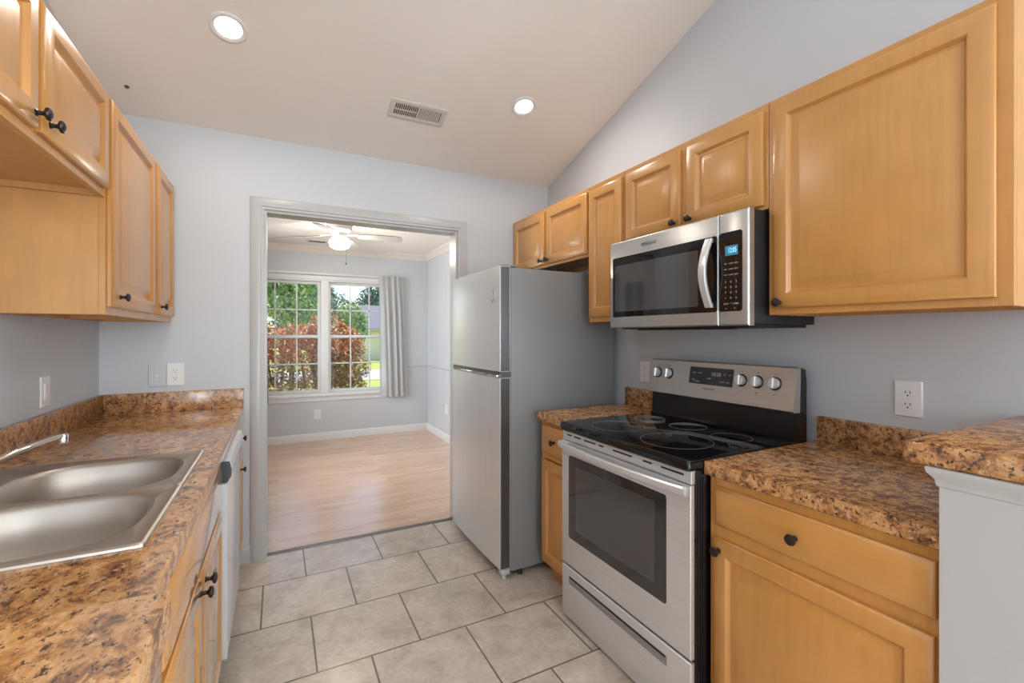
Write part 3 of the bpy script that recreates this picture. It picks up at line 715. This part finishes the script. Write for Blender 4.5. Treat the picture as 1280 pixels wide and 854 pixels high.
# storage drawer with scooped grip
F = frameX(1.218, -1); bm = bmesh.new()
rings_panel(bm, F, RY0 + .001, RY1 - .001, .012, .250, [(0, 0), (0, .012), (.003, .016), (.006, .017)])
dr = part('storage_drawer', bm, 'steel', t)
bm = bmesh.new(); plate(bm, F, 1.150, 1.745, .178, .214, .004, .0168, .0178); plate(bm, F, 1.155, 1.740, .181, .189, .003, .0176, .0196, .001); part('grip_recess', bm, 'fridge_side', dr)
bm = bmesh.new(); plate(bm, F, 1.156, 1.739, .204, .2125, .003, .0176, .0181); part('grip_painted_shade', bm, 'dark_slot', dr)  # flat dark strip painting the shade inside the scoop
# backguard
bm = bmesh.new(); prism(bm, [(1.770, .915), (1.770, .922), (1.778, .932), (1.782, 1.032), (1.790, 1.036), (1.800, 1.198), (1.812, 1.204), (1.838, 1.196), (1.846, 1.14), (1.846, .86), (1.80, .86), (1.80, .915)], 'y', RY0, RY1); bg = part('backguard', bm, 'black', t)
A = Vector((1.756, 0, 1.036)); Bv = Vector((1.786, 0, 1.202)); dv = (Bv - A); L = dv.length; dn = dv.normalized(); nn = Vector((-dn.z, 0, dn.x))
def PF(u, v, w): p = A + dn * v + nn * w; return (p.x, u, p.z)
bm = bmesh.new(); prism(bm, [(1.800, 1.030), (1.766, 1.030), (1.756, 1.036), (1.786, 1.202), (1.792, 1.206), (1.806, 1.203)], 'y', RY0 - .001, RY1 + .001); cp = part('control_panel', bm, 'steel_mw', t)
bm = bmesh.new(); plate(bm, PF, 1.316, 1.552, .066, .146, .003, -.001, .0012); dp = part('display', bm, 'dispb', cp)
def ptext(s, size, y, v, mat='ink', par=None, w=.0013): return text('marking', s, size, par or cp, PF(y, v, w), (0, -1, 0), tuple(dn), mat)
ptext('10:20', .024, 1.405, .116, 'ink', dp, .0014)
for s, y, v in (('BAKE', 1.525, .118), ('BROIL', 1.492, .118), ('SELF', 1.525, .085), ('CLEAN', 1.505, .078), ('TIMER', 1.44, .095), ('SET', 1.36, .118), ('OFF', 1.335, .118), ('START', 1.37, .085), ('LIGHT', 1.34, .085)): ptext(s, .008, y, v, 'ink', dp, .0014)
ptext('FRIGIDAIRE', .013, 1.435, .046, 'inkd', None, .0006)
for y in (1.757, 1.682, 1.276, 1.203, 1.127):
    bm = bmesh.new(); c = PF(y, .102, 0)
    lathe(bm, [(.027, 0), (.027, .003), (.0245, .005)], c, nn, 28)
    kb = part('knob_collar', bm, 'black', cp)
    bm = bmesh.new(); lathe(bm, [(.0225, .004), (.0225, .016), (.0205, .020), (.001, .020)], c, nn, 28)
    k2 = part('control_knob', bm, 'steel', cp)
    bm = bmesh.new(); rings_panel(bm, lambda u, v, w, y=y: PF(y + u, .102 + v, w), -.006, .006, -.021, .021, [(0, .016), (0, .026), (.002, .029)])
    g = part('knob_grip', bm, 'steel', cp)
for y, s in ((1.757, 'o'), (1.682, 'oo'), (1.276, 'LR'), (1.203, 'RR'), (1.127, 'RF')):
    ptext('\u25a1' if False else s, .009, y, .055, 'inkd', None, .0006)
for y in (1.757, 1.682, 1.276, 1.203, 1.127): ptext('OFF', .006, y, .140, 'inkd', None, .0006)

# ------------------------------------------------------------------ microwave
MY0, MY1, MZ0, MZ1, MX = 1.044, 1.803, 1.367, 1.790, 1.490
t = thing('microwave', 'stainless over-the-range microwave under the short wall cabinet', 'microwave', (1.70, 1.42, MZ0))
bm = B((1.522, XR - .002, MY0 + .004, MY1 - .002, MZ0 + .006, MZ1 - .0, .003, 2)); 
box(bm, 1.54, XR - .01, MY0 + .03, MY1 - .03, MZ0 - .006, MZ0 + .008, .003, 1)
box(bm, 1.56, 1.60, MY0 + .12, MY1 - .12, MZ0 - .012, MZ0 - .004, .003, 1)
part('body', bm, 'black_mat', t)
F = frameX(1.522, -1)
ysp = 1.168
bm = bmesh.new(); rings_panel(bm, F, ysp + .001, MY1, MZ0, MZ1, [(0, 0), (0, .026), (.003, .030), (.007, .032)]); md = part('door', bm, 'steel_mw', t)
bm = bmesh.new(); rings_panel(bm, F, MY0, ysp - .001, MZ0, MZ1, [(0, 0), (0, .026), (.003, .030), (.007, .032)]); mc = part('control_column', bm, 'steel_mw', t)
bm = bmesh.new(); plate(bm, F, ysp + .006, 1.778, 1.420, 1.712, .010, .031, .0332); mw_w = part('door_window', bm, 'glass_blk', md)
bm = bmesh.new(); plate(bm, F, 1.262, 1.762, 1.446, 1.672, .006, .0331, .0337); part('window_screen', bm, 'oven_in', mw_w)
bm = bmesh.new(); plate(bm, F, 1.068, ysp - .004, 1.420, 1.716, .010, .031, .0332); kp = part('control_panel', bm, 'glass_blk', mc)
bm = bmesh.new(); plate(bm, F, 1.085, 1.138, 1.628, 1.664, .002, .0331, .0337); ds = part('clock_display', bm, 'segbg', kp)
text('clock_digits', '12:05', .026, kp, (1.522 - .0339, 1.108, 1.646), (0, -1, 0), (0, 0, 1), 'seg', sx=.62)
for r, z in enumerate((1.598, 1.577, 1.556)):
    for y, s in ((1.136, 'POP'), (1.114, 'COOK'), (1.092, 'HEAT')):
        text('key_marking', s, .0065, kp, (1.522 - .0334, y, z), (0, -1, 0), (0, 0, 1), 'ink')
for r, row in enumerate(('123', '456', '789', '<0>')):
    for y, s in zip((1.136, 1.114, 1.092), row): text('key_marking', s, .011, kp, (1.522 - .0334, y, 1.530 - .020 * r), (0, -1, 0), (0, 0, 1), 'ink')
for y, z, s in ((1.134, 1.448, 'STOP'), (1.094, 1.448, 'START'), (1.114, 1.450, '+'), (1.134, 1.432, 'o'), (1.098, 1.432, 'o')): text('key_marking', s, .0085, kp, (1.522 - .0334, y, z), (0, -1, 0), (0, 0, 1), 'ink')
text('logo', 'Whirlpool', .022, md, (1.522 - .0325, 1.535, 1.748), (0, -1, 0), (0, 0, 1), 'inkd')
bm = bmesh.new(); tube(bm, [(1.4893, 1.535 + .045 * math.cos(a), 1.748 + .011 * math.sin(a)) for a in [R(-60 + 10 * k) for k in range(24)]], .0007, 6); part('logo_swoosh', bm, 'inkd', md)
# bowed vertical handle
bm = bmesh.new(); rings = []
for k in range(17):
    q = k / 16; z = 1.438 + (1.704 - 1.438) * q; s = math.sin(math.pi * q)
    x = 1.482 - .040 * s; w = .0165
    rings.append([(x + dx, 1.203 + dy, z) for dx, dy in ((-.007, -w + .003), (-.008, 0), (-.007, w - .003), (-.004, w), (.004, w), (.006, w - .003), (.006, -w + .003), (.004, -w), (-.004, -w))])
loft(bm, rings)
for z in (1.446, 1.696): box(bm, 1.474, 1.492, 1.190, 1.216, z - .008, z + .008, .002, 1)
part('handle', bm, 'steel', md)

# ------------------------------------------------------------------ outlets and wall plates
def outlet(label, F, u, z, wid=.078, hei=.122, kind='duplex', sl='vdark'):
    loc = F(u, z, 0); t = thing('wall_outlet' if kind != 'cable' else 'cable_plate', label, 'outlet' if kind != 'cable' else 'wall plate', loc)
    bm = bmesh.new(); plate(bm, F, u - wid / 2, u + wid / 2, z - hei / 2, z + hei / 2, .004, .0005, .006, .003); part('cover_plate', bm, 'white' if kind != 'cable' else 'wall', t)
    def disc(bm, uu, zz, r, w0, w1, sy=1): loft(bm, [[F(uu + r * math.cos(a), zz + r * sy * math.sin(a), w) for a in [2 * math.pi * k / 16 for k in range(16)]] for w in (w0, w1)])
    if kind == 'duplex':
        for dz in (.02, -.02):
            bm = bmesh.new(); disc(bm, u, z + dz, .0165, .005, .0075, .86); rc = part('receptacle', bm, 'white', t)
            bm = bmesh.new()
            for du in (-.0063, .0063): plate(bm, F, u + du - .0011, u + du + .0011, z + dz - .001, z + dz + .0075, .0005, .0074, .0078)
            disc(bm, u, z + dz - .008, .0026, .0074, .0078); part('slots', bm, sl, rc)
        bm = bmesh.new(); disc(bm, u, z, .003, .0055, .0068); part('screw', bm, 'steel', t)
    elif kind == 'decora':
        bm = bmesh.new(); plate(bm, F, u - .017, u + .017, z - .034, z + .034, .003, .005, .0085, .001); part('receptacle', bm, 'white', t)
        bm = bmesh.new()
        for dz in (.018, -.018):
            for du in (-.006, .006): plate(bm, F, u + du - .001, u + du + .001, z + dz - .004, z + dz + .004, .0005, .0084, .0089)
        part('slots', bm, 'ink', t)
    else:
        bm = bmesh.new(); disc(bm, u, z, .007, .005, .010); disc(bm, u, z, .004, .010, .014); part('coax_jack', bm, 'steel', t)
        bm = bmesh.new(); disc(bm, u, z + .042, .003, .0055, .0068); disc(bm, u, z - .042, .003, .0055, .0068); part('screw', bm, 'white', t)
FR = frameX(XR, -1); FL = frameX(XL, 1); FBk = frameY(YB, -1); FF = frameY(DY1, -1); FDR = frameX(DXR, -1)
outlet('white duplex outlet on the right wall over the wide counter, beside the bar ledge', FR, .745, 1.115)
outlet('white duplex outlet on the right wall between refrigerator and range backguard', FR, 1.985, 1.117)
outlet('white outlet on the left wall above the faucet and backsplash', FL, 2.442, 1.108, kind='decora')
outlet('wall-coloured cable plate left of the white outlet on the doorway wall', FBk, -.583, 1.112, kind='cable')
outlet('white duplex outlet on the doorway wall above the left backsplash', FBk, -.502, 1.115)
outlet('white outlet on the far dining wall below the window', FF, .437, .327, kind='duplex', sl='ink')
outlet('white outlet low on the dining room\'s right wall by the refrigerator', FDR, 5.40, .40, kind='duplex', sl='ink')

# ------------------------------------------------------------------ ceiling downlights and vents
ang = math.atan(SL); cn = Vector((0, -math.sin(ang), -math.cos(ang))); ct1 = Vector((1, 0, 0)); ct2 = Vector((0, math.cos(ang), -math.sin(ang)))
def downlight(label, x, y, power):
    c = Vector((x, y, cz(y)))
    t = thing('recessed_downlight', label, 'ceiling light', tuple(c), 'recessed downlights')
    bm = bmesh.new()
    def ring(r, h, n=36): return [c + cn * h + (ct1 * math.cos(2 * math.pi * k / n) + ct2 * math.sin(2 * math.pi * k / n)) * r for k in range(n)]
    loft(bm, [ring(.0775, .0), (ring(.0765, .004)), ring(.070, .007), ring(.062, .006), ring(.056, .003), ring(.053, .0015)], False, False); part('trim_ring', bm, 'white', t)
    bm = bmesh.new(); loft(bm, [ring(.0535, .001), ring(.053, .0025), ring(.03, .0035)], True, True); part('lens', bm, 'lamp', t)
    l = light('downlight_lamp', 'AREA', c + cn * .012, (R(0) - ang, 0, 0), power, (1, .93, .85), shape='DISK', size=.10)
    l.parent = t; l.location = cn * .012
    return t
downlight('round recessed downlight in the sloped ceiling, upper left', -.197, 2.378, 5)
downlight('round recessed downlight in the sloped ceiling above the microwave wall', 1.313, 2.381, 5)
# supply register
c = Vector((.728, 2.611, cz(2.611)))
t = thing('ceiling_vent', 'white rectangular supply vent in the sloped kitchen ceiling', 'vent', tuple(c))
FV = lambda u, v, w: tuple(c + ct1 * u + ct2 * v + cn * w)
def vplate(u0, u1, v0, v1, w0, w1, bm, bev=0): 
    rr = [[FV(u0 + i, v0 + i, w), FV(u1 - i, v0 + i, w), FV(u1 - i, v1 - i, w), FV(u0 + i, v1 - i, w)] for i, w in (((0, w0), (0, w1 - bev), (bev * 2, w1)) if bev else ((0, w0), (0, w1)))]
    loft(bm, rr)
bm = bmesh.new(); vplate(-.165, .165, -.072, -.042, 0, .006, bm, .002); vplate(-.165, .165, .042, .072, 0, .006, bm, .002); vplate(-.165, -.135, -.042, .042, 0, .006, bm, .002); vplate(.135, .165, -.042, .042, 0, .006, bm, .002); vplate(-.005, .005, -.042, .042, 0, .006, bm); part('frame', bm, 'ventw', t)
bm = bmesh.new(); vplate(-.135, .135, -.042, .042, .0003, .0012, bm); part('duct_opening', bm, 'vdark', t)
bm = bmesh.new()
for k in range(11): 
    u = -.128 + .0112 * k; vplate(u, u + .0042, -.042, .042, .0015, .005, bm)
vplate(-.135, -.005, -.003, .003, .0015, .0055, bm)
for k in range(11):
    u = .010 + .0112 * k; vplate(u, u + .0075, -.042, .042, .0015, .005, bm)
part('louvres', bm, 'ventw', t)
bm = bmesh.new(); 
t = thing('ceiling_vent', 'small vent in the dining ceiling behind the fan', 'vent', (.405, 5.80, DZ))
part('frame', B((.30, .51, 5.745, 5.86, DZ - .006, DZ, .001, 1)), 'ventw', t)
bm = bmesh.new()
for k in range(5): box(bm, .315, .495, 5.757 + .02 * k, 5.768 + .02 * k, DZ - .008, DZ - .0055)
part('louvres', bm, 'fridge_edge', t)
bm = bmesh.new(); hy = 3.604; 
yy = 2.86; zz = cz(yy); lathe(bm, [(.010, 0), (.010, .003), (.004, .005), (.003, .012), (.001, .013)], (-.665, yy, zz), cn, 12)
solo('ceiling_hook', bm, 'fridge_edge', 'tiny dark hook in the sloped ceiling near the left cabinets', 'hook', (-.665, yy, zz))

# ------------------------------------------------------------------ ceiling fan
fx, fy = .535, 4.70
t = thing('ceiling_fan', 'white ceiling fan with lit globe in the dining room', 'ceiling fan', (fx, fy, DZ))
bm = bmesh.new(); lathe(bm, [(.120, 0), (.122, -.012), (.118, -.05), (.108, -.085), (.085, -.105), (.06, -.115), (.001, -.116)], (fx, fy, DZ), (0, 0, 1), 36); part('motor_housing', bm, 'fanw', t)
bm = bmesh.new(); lathe(bm, [(.055, 0), (.06, -.012), (.06, -.035), (.05, -.045), (.001, -.046)], (fx, fy, DZ - .114), (0, 0, 1), 30); part('light_fitter', bm, 'fanw', t)
bm = bmesh.new(); lathe(bm, [(.058, 0), (.080, -.012), (.097, -.04), (.098, -.065), (.085, -.095), (.055, -.112), (.02, -.119), (.001, -.120)], (fx, fy, DZ - .155), (0, 0, 1), 36); part('globe', bm, 'globe', t)
for k in range(4):
    a = R(67 + 90 * k); u = Vector((math.cos(a), math.sin(a), 0)); v = Vector((-math.sin(a), math.cos(a), -.20)).normalized()
    o = Vector((fx, fy, DZ - .130))
    bm = bmesh.new(); 
    arm = [(.075, .016), (.11, .012), (.15, .018), (.19, .035), (.205, .032)]
    loft(bm, [[o + u * r - v * w + Vector((0, 0, .003 - .055 * (r - .075))), o + u * r + v * w + Vector((0, 0, .003 - .055 * (r - .075))), o + u * r + v * w + Vector((0, 0, -.003 - .055 * (r - .075))), o + u * r - v * w + Vector((0, 0, -.003 - .055 * (r - .075)))] for r, w in arm])
    bl = part('blade_arm', bm, 'fanw', t)
    bm = bmesh.new()
    outl = [(.17, .046), (.25, .056), (.40, .064), (.52, .066), (.57, .062), (.595, .045), (.602, .02)]
    poly = [(r, w) for r, w in outl] + [(r, -w) for r, w in reversed(outl)]
    loft(bm, [[o + u * r + v * w + Vector((0, 0, h - .055 * (r - .075))) for r, w in poly] for h in (-.010, -.004)])
    bmesh.ops.recalc_face_normals(bm, faces=bm.faces[:])
    for f in bm.faces:
        if abs(f.normal.z) < .6: f.material_index = 1  # side faces take the painted shade
    part('blade', bm, ['fanb', 'blade_shade'], t)
for dx, L, br in ((-.035, .25, .006), (.045, .24, .007)):
    bm = bmesh.new(); tube(bm, [(fx + dx, fy - .062, DZ - .15), (fx + dx, fy - .092, DZ - .19), (fx + dx, fy - .100, DZ - .23), (fx + dx, fy - .100, DZ - .17 - L)], .0016, 6)
    lathe(bm, [(.001, .0), (br, -.006), (br, -.018), (.001, -.026)], (fx + dx, fy - .100, DZ - .17 - L), (0, 0, 1), 10); part('pull_chain', bm, 'fridge_edge' if dx > 0 else 'white', t)
gl = light('fan_lamp', 'POINT', (fx, fy, DZ - .30), (0, 0, 0), 26, (1, .88, .74), shadow_soft_size=.05); gl.parent = t; gl.location = (0, 0, -.225)

# ------------------------------------------------------------------ curtains
bm = bmesh.new(); tube(bm, [(-.52, DY1 - .033, 2.085), (1.49, DY1 - .033, 2.085)], .007, 12)
for x in (-.5, .56, 1.46): box(bm, x - .006, x + .006, DY1 - .037, DY1 - .026, 2.078, 2.092)
for x in (-.525, 1.492): lathe(bm, [(.001, -.016), (.014, -.008), (.014, .008), (.001, .016)], (x, DY1 - .033, 2.085), (1, 0, 0), 12)
solo('curtain_rod', bm, 'trim', 'thin white curtain rod above the dining window', 'curtain rod', (.57, DY1 - .033, 2.085))
def drape(x0t, x1t, x0b, x1b, zt, zb, yc, amp, waves, n=90, m=26, ph=0):
    bm = bmesh.new(); rows = []
    for j in range(m + 1):
        q = j / m; z = zt + (zb - zt) * q; row = []
        a = x0t + (x0b - x0t) * q ** .8; b = x1t + (x1b - x1t) * q ** .8
        for i in range(n + 1):
            s = i / n; am = amp * (.45 + .55 * min(1, q * 3)) * (1 - .12 * q)
            y = yc + am * math.sin(2 * math.pi * waves * s + ph + .5 * math.sin(3.1 * s * waves)) + .004 * math.sin(2 * math.pi * waves * 3 * s) * (1 - min(1, q * 5))
            row.append((a + (b - a) * s, y, z))
        rows.append(row)
    f = [r for r in rows]; bk = [[(x, y + .002, z) for x, y, z in r] for r in rows]
    vf = [[bm.verts.new(p) for p in r] for r in f]; vb = [[bm.verts.new(p) for p in r] for r in bk]
    for j in range(m):
        for i in range(n):
            bm.faces.new((vf[j][i], vf[j][i + 1], vf[j + 1][i + 1], vf[j + 1][i])); bm.faces.new((vb[j][i], vb[j + 1][i], vb[j + 1][i + 1], vb[j][i + 1]))
    for i in range(n):
        bm.faces.new((vf[0][i], vb[0][i], vb[0][i + 1], vf[0][i + 1])); bm.faces.new((vf[m][i], vf[m][i + 1], vb[m][i + 1], vb[m][i]))
    for j in range(m):
        bm.faces.new((vf[j][0], vf[j + 1][0], vb[j + 1][0], vb[j][0])); bm.faces.new((vf[j][n], vb[j][n], vb[j + 1][n], vf[j + 1][n]))
    return bm
t = thing('curtain', 'grey gathered curtain panel on the right of the dining window', 'curtain', (1.38, DY1 - .055, .5))
part('panel', drape(1.24, 1.50, 1.29, 1.565, 2.115, .500, DY1 - .070, .020, 3.5), 'cloth', t)
part('sheer_edge', drape(1.185, 1.262, 1.20, 1.31, 2.108, .520, DY1 - .066, .007, 1), 'sheer', t, 'thin sheer inner edge')
t = thing('curtain', 'grey curtain edge on the left of the dining window, behind the door jamb', 'curtain', (-.32, DY1 - .055, .5))
part('panel', drape(-.50, -.125, -.54, -.105, 2.115, .500, DY1 - .074, .022, 4.5), 'cloth', t)

# ------------------------------------------------------------------ outdoors
GZ = -.2
def ground(name, x0, x1, y0, y1, z, mat): return struct(name, B((x0, x1, y0, y1, z - .2, z)), mat)
ground('lawn', -60, 120, DY1 + .14, 160, GZ, 'grass')
bm = B((-60, 120, 15.7, 20.3, GZ - .05, GZ + .015)); struct('road', bm, 'road')
struct('flower_bed', B((-4, 2.0, DY1 + .3, 9.3, GZ - .05, GZ + .02)), 'soil')
struct('sun_blocker', B((-2, 3.0, DY1 + .14, DY1 + .19, 2.42, 2.56)), 'trim')  # unseen block added to narrow the sun strips on the dining floor
def foliage(bm, blobs, count, size, rnd):
    tot = sum(b[3] * b[4] * b[5] for b in blobs)
    for (cx, cy, czz, rx, ry, rz) in blobs:
        n = int(count * rx * ry * rz / tot)
        for _ in range(n):
            d = Vector((rnd.gauss(0, 1), rnd.gauss(0, 1), rnd.gauss(0, 1))).normalized(); r = rnd.uniform(.35, 1.0) ** .5
            r *= 1 + .12 * math.sin(7 * d.x + 5 * d.z + cx)
            p = Vector((cx + d.x * rx * r, cy + d.y * ry * r, czz + d.z * rz * r))
            nrm = (d + Vector((rnd.uniform(-.8, .8), rnd.uniform(-.8, .8), rnd.uniform(-.4, .9)))).normalized()
            e1 = nrm.orthogonal().normalized(); e2 = nrm.cross(e1); an = rnd.uniform(0, 6.28)
            a = e1 * math.cos(an) + e2 * math.sin(an); b = nrm.cross(a); s = size * rnd.uniform(.6, 1.3)
            vsx = [bm.verts.new(p + a * s), bm.verts.new(p + b * s * .45 + nrm * s * .1), bm.verts.new(p - a * s), bm.verts.new(p - b * s * .45 + nrm * s * .1)]
            bm.faces.new(vsx)
def plant(name, label, cat, loc, blobs, count, size, mat, trunk, seed, group=None, under=None):
    t = thing(name, label, cat, loc, group); rnd = random.Random(seed)
    bm = bmesh.new(); foliage(bm, blobs, count, size, rnd); part('foliage', bm, mat, t)
    if under:
        bm = bmesh.new(); foliage(bm, under[0], under[1], size, rnd); part('lower_foliage', bm, under[2], t)
    bm = bmesh.new()
    for path, rad in trunk: tube(bm, path, rad, 8)
    part('trunk', bm, 'bark', t)
    return t
plant('shrub', 'large copper-red leafed shrub outside the middle of the dining window', 'shrub', (.85, 8.3, GZ),
      [(.72, 8.3, 1.22, .40, .40, .46), (.98, 8.35, 1.05, .38, .40, .45), (.45, 8.3, 1.15, .28, .3, .40)], 5200, .032, 'bushr',
      [([(.55, 8.2, GZ), (.62, 8.2, .3), (.50, 8.2, .8), (.60, 8.25, 1.3)], [.05, .045, .035, .02]), ([(.58, 8.2, GZ), (.75, 8.25, .35), (.9, 8.3, 1.0)], [.045, .035, .02]), ([(.55, 8.2, GZ), (.40, 8.2, .4), (.33, 8.25, 1.0)], [.035, .025, .012])], 3,
      under=([(1.05, 8.25, .75, .38, .4, .45), (.72, 8.25, .70, .33, .35, .35), (1.0, 8.2, .40, .36, .35, .35)], 3600, 'bushg'))
plant('shrub', 'copper-red shrub outside the left part of the dining window', 'shrub', (-.05, 9.6, GZ),
      [(.05, 9.6, 1.12, .42, .35, .42), (-.40, 9.6, 1.0, .30, .3, .45), (.30, 9.6, 1.30, .25, .25, .25)], 3000, .034, 'bushr',
      [([(.0, 9.55, GZ), (.05, 9.55, .4), (.15, 9.6, 1.3)], [.03, .02, .012]), ([(0, 9.55, GZ), (-.12, 9.55, .5), (-.25, 9.6, 1.2)], [.03, .02, .012])], 5,
      under=([(-.35, 9.55, .45, .42, .3, .42), (.22, 9.55, .42, .38, .3, .42), (.55, 9.55, .25, .3, .3, .35)], 3000, 'bushg'))
plant('shrub', 'low yellow-green shrub along the bottom of the dining window', 'shrub', (.25, 7.5, GZ),
      [(-.15, 7.5, .30, .32, .25, .30), (.30, 7.5, .28, .32, .25, .28), (.72, 7.5, .26, .25, .25, .25)], 2200, .03, 'bushg',
      [([(.25, 7.5, GZ), (.25, 7.5, .3)], [.03, .015])], 15)
TG = 'trees beyond the lawn'
plant('tree', 'pale green leafy tree nearest the window behind the left shrub', 'tree', (.35, 15.0, GZ), [(.35, 15, 2.5, 1.05, .9, .95), (-.3, 15, 3.2, .8, .8, .8), (.7, 15.1, 1.8, .7, .7, .7)], 5200, .075, 'leafl', [([(.35, 15, GZ), (.35, 15, 1.5), (.3, 15, 2.8)], [.09, .07, .03])], 8, TG)
plant('tree', 'young green tree in front of the gabled house', 'tree', (3.05, 22.0, GZ), [(3.0, 22, 2.1, .75, .7, .75), (3.25, 22, 1.5, .6, .6, .6)], 2600, .085, 'leafl', [([(3.05, 22, GZ), (3.05, 22, 1.5)], [.07, .03])], 9, TG)
plant('tree', 'tall bare-trunked pine at the left of the window view', 'tree', (.1, 26.0, GZ), [(-1.0, 26, 5.2, 1.7, 1.5, 2.2), (.9, 26, 5.0, 1.2, 1.2, 1.6)], 4500, .13, 'leafd', [([(.15, 25, GZ), (.2, 25, 4), (.2, 25, 7.5)], [.10, .09, .05])], 10, TG)
plant('tree', 'dark green pine left of the sky gap', 'tree', (2.6, 40.0, GZ), [(2.6, 40, 4.6, 1.75, 1.4, 2.2), (4.0, 40, 3.6, 1.65, 1.3, 1.5), (5.3, 40, 2.9, 1.3, 1.2, 1.4), (1.4, 40, 5.0, 1.3, 1.2, 2.4)], 5200, .14, 'leafd', [([(2.4, 40, GZ), (2.4, 40, 5)], [.15, .06])], 11, TG)
plant('tree', 'dark green pine behind the house on the right of the sky gap', 'tree', (8.2, 44.0, GZ), [(8.6, 44, 5.0, 1.7, 1.5, 2.2), (7.3, 44, 3.8, 1.2, 1.2, 1.5), (9.8, 44, 4.4, 1.6, 1.4, 2.4)], 5600, .16, 'leafd', [([(8.4, 44, GZ), (8.4, 44, 6)], [.18, .07])], 12, TG)
plant('tree', 'row of low dark trees closing the far edge of the lawn', 'tree', (4.6, 50.0, GZ), [(x, 50 + .6 * math.sin(x), 2.2 + .9 * math.sin(x * 1.7), 1.7, 1.4, 2.0 + .5 * math.sin(2.3 * x)) for x in (-3, -1, 1, 3, 4.6, 6.2, 12, 14, 16)], 9000, .16, 'leafd', [([(4.6, 50, GZ), (4.6, 50, 3)], [.15, .08])], 13, TG)
t = thing('house', 'cream house with slate roof across the road on the right', 'house', (8.0, 32, GZ))
bm = bmesh.new(); prism(bm, [(28.2, GZ), (35.8, GZ), (35.8, 1.75), (32, 3.15), (28.2, 1.75)], 'x', 4.75, 16); part('wall', bm, 'siding', t)
bm = bmesh.new(); loft(bm, [[(x, 27.8, 1.60), (x, 32, 3.20), (x, 36.2, 1.60), (x, 36.2, 1.72), (x, 32, 3.34), (x, 27.8, 1.72)] for x in (4.55, 16.2)]); part('roof', bm, 'roof', t)
bm = bmesh.new(); loft(bm, [[(x, 27.75, 1.56), (x, 32, 3.17), (x, 32, 3.36), (x, 27.75, 1.74)] for x in (4.45, 4.56)]); box(bm, 4.45, 16.2, 27.7, 27.8, 1.55, 1.73); part('fascia', bm, 'trim', t)
part('garage_door', B((6.2, 8.6, 28.12, 28.22, GZ, 1.3)), 'trim', t)
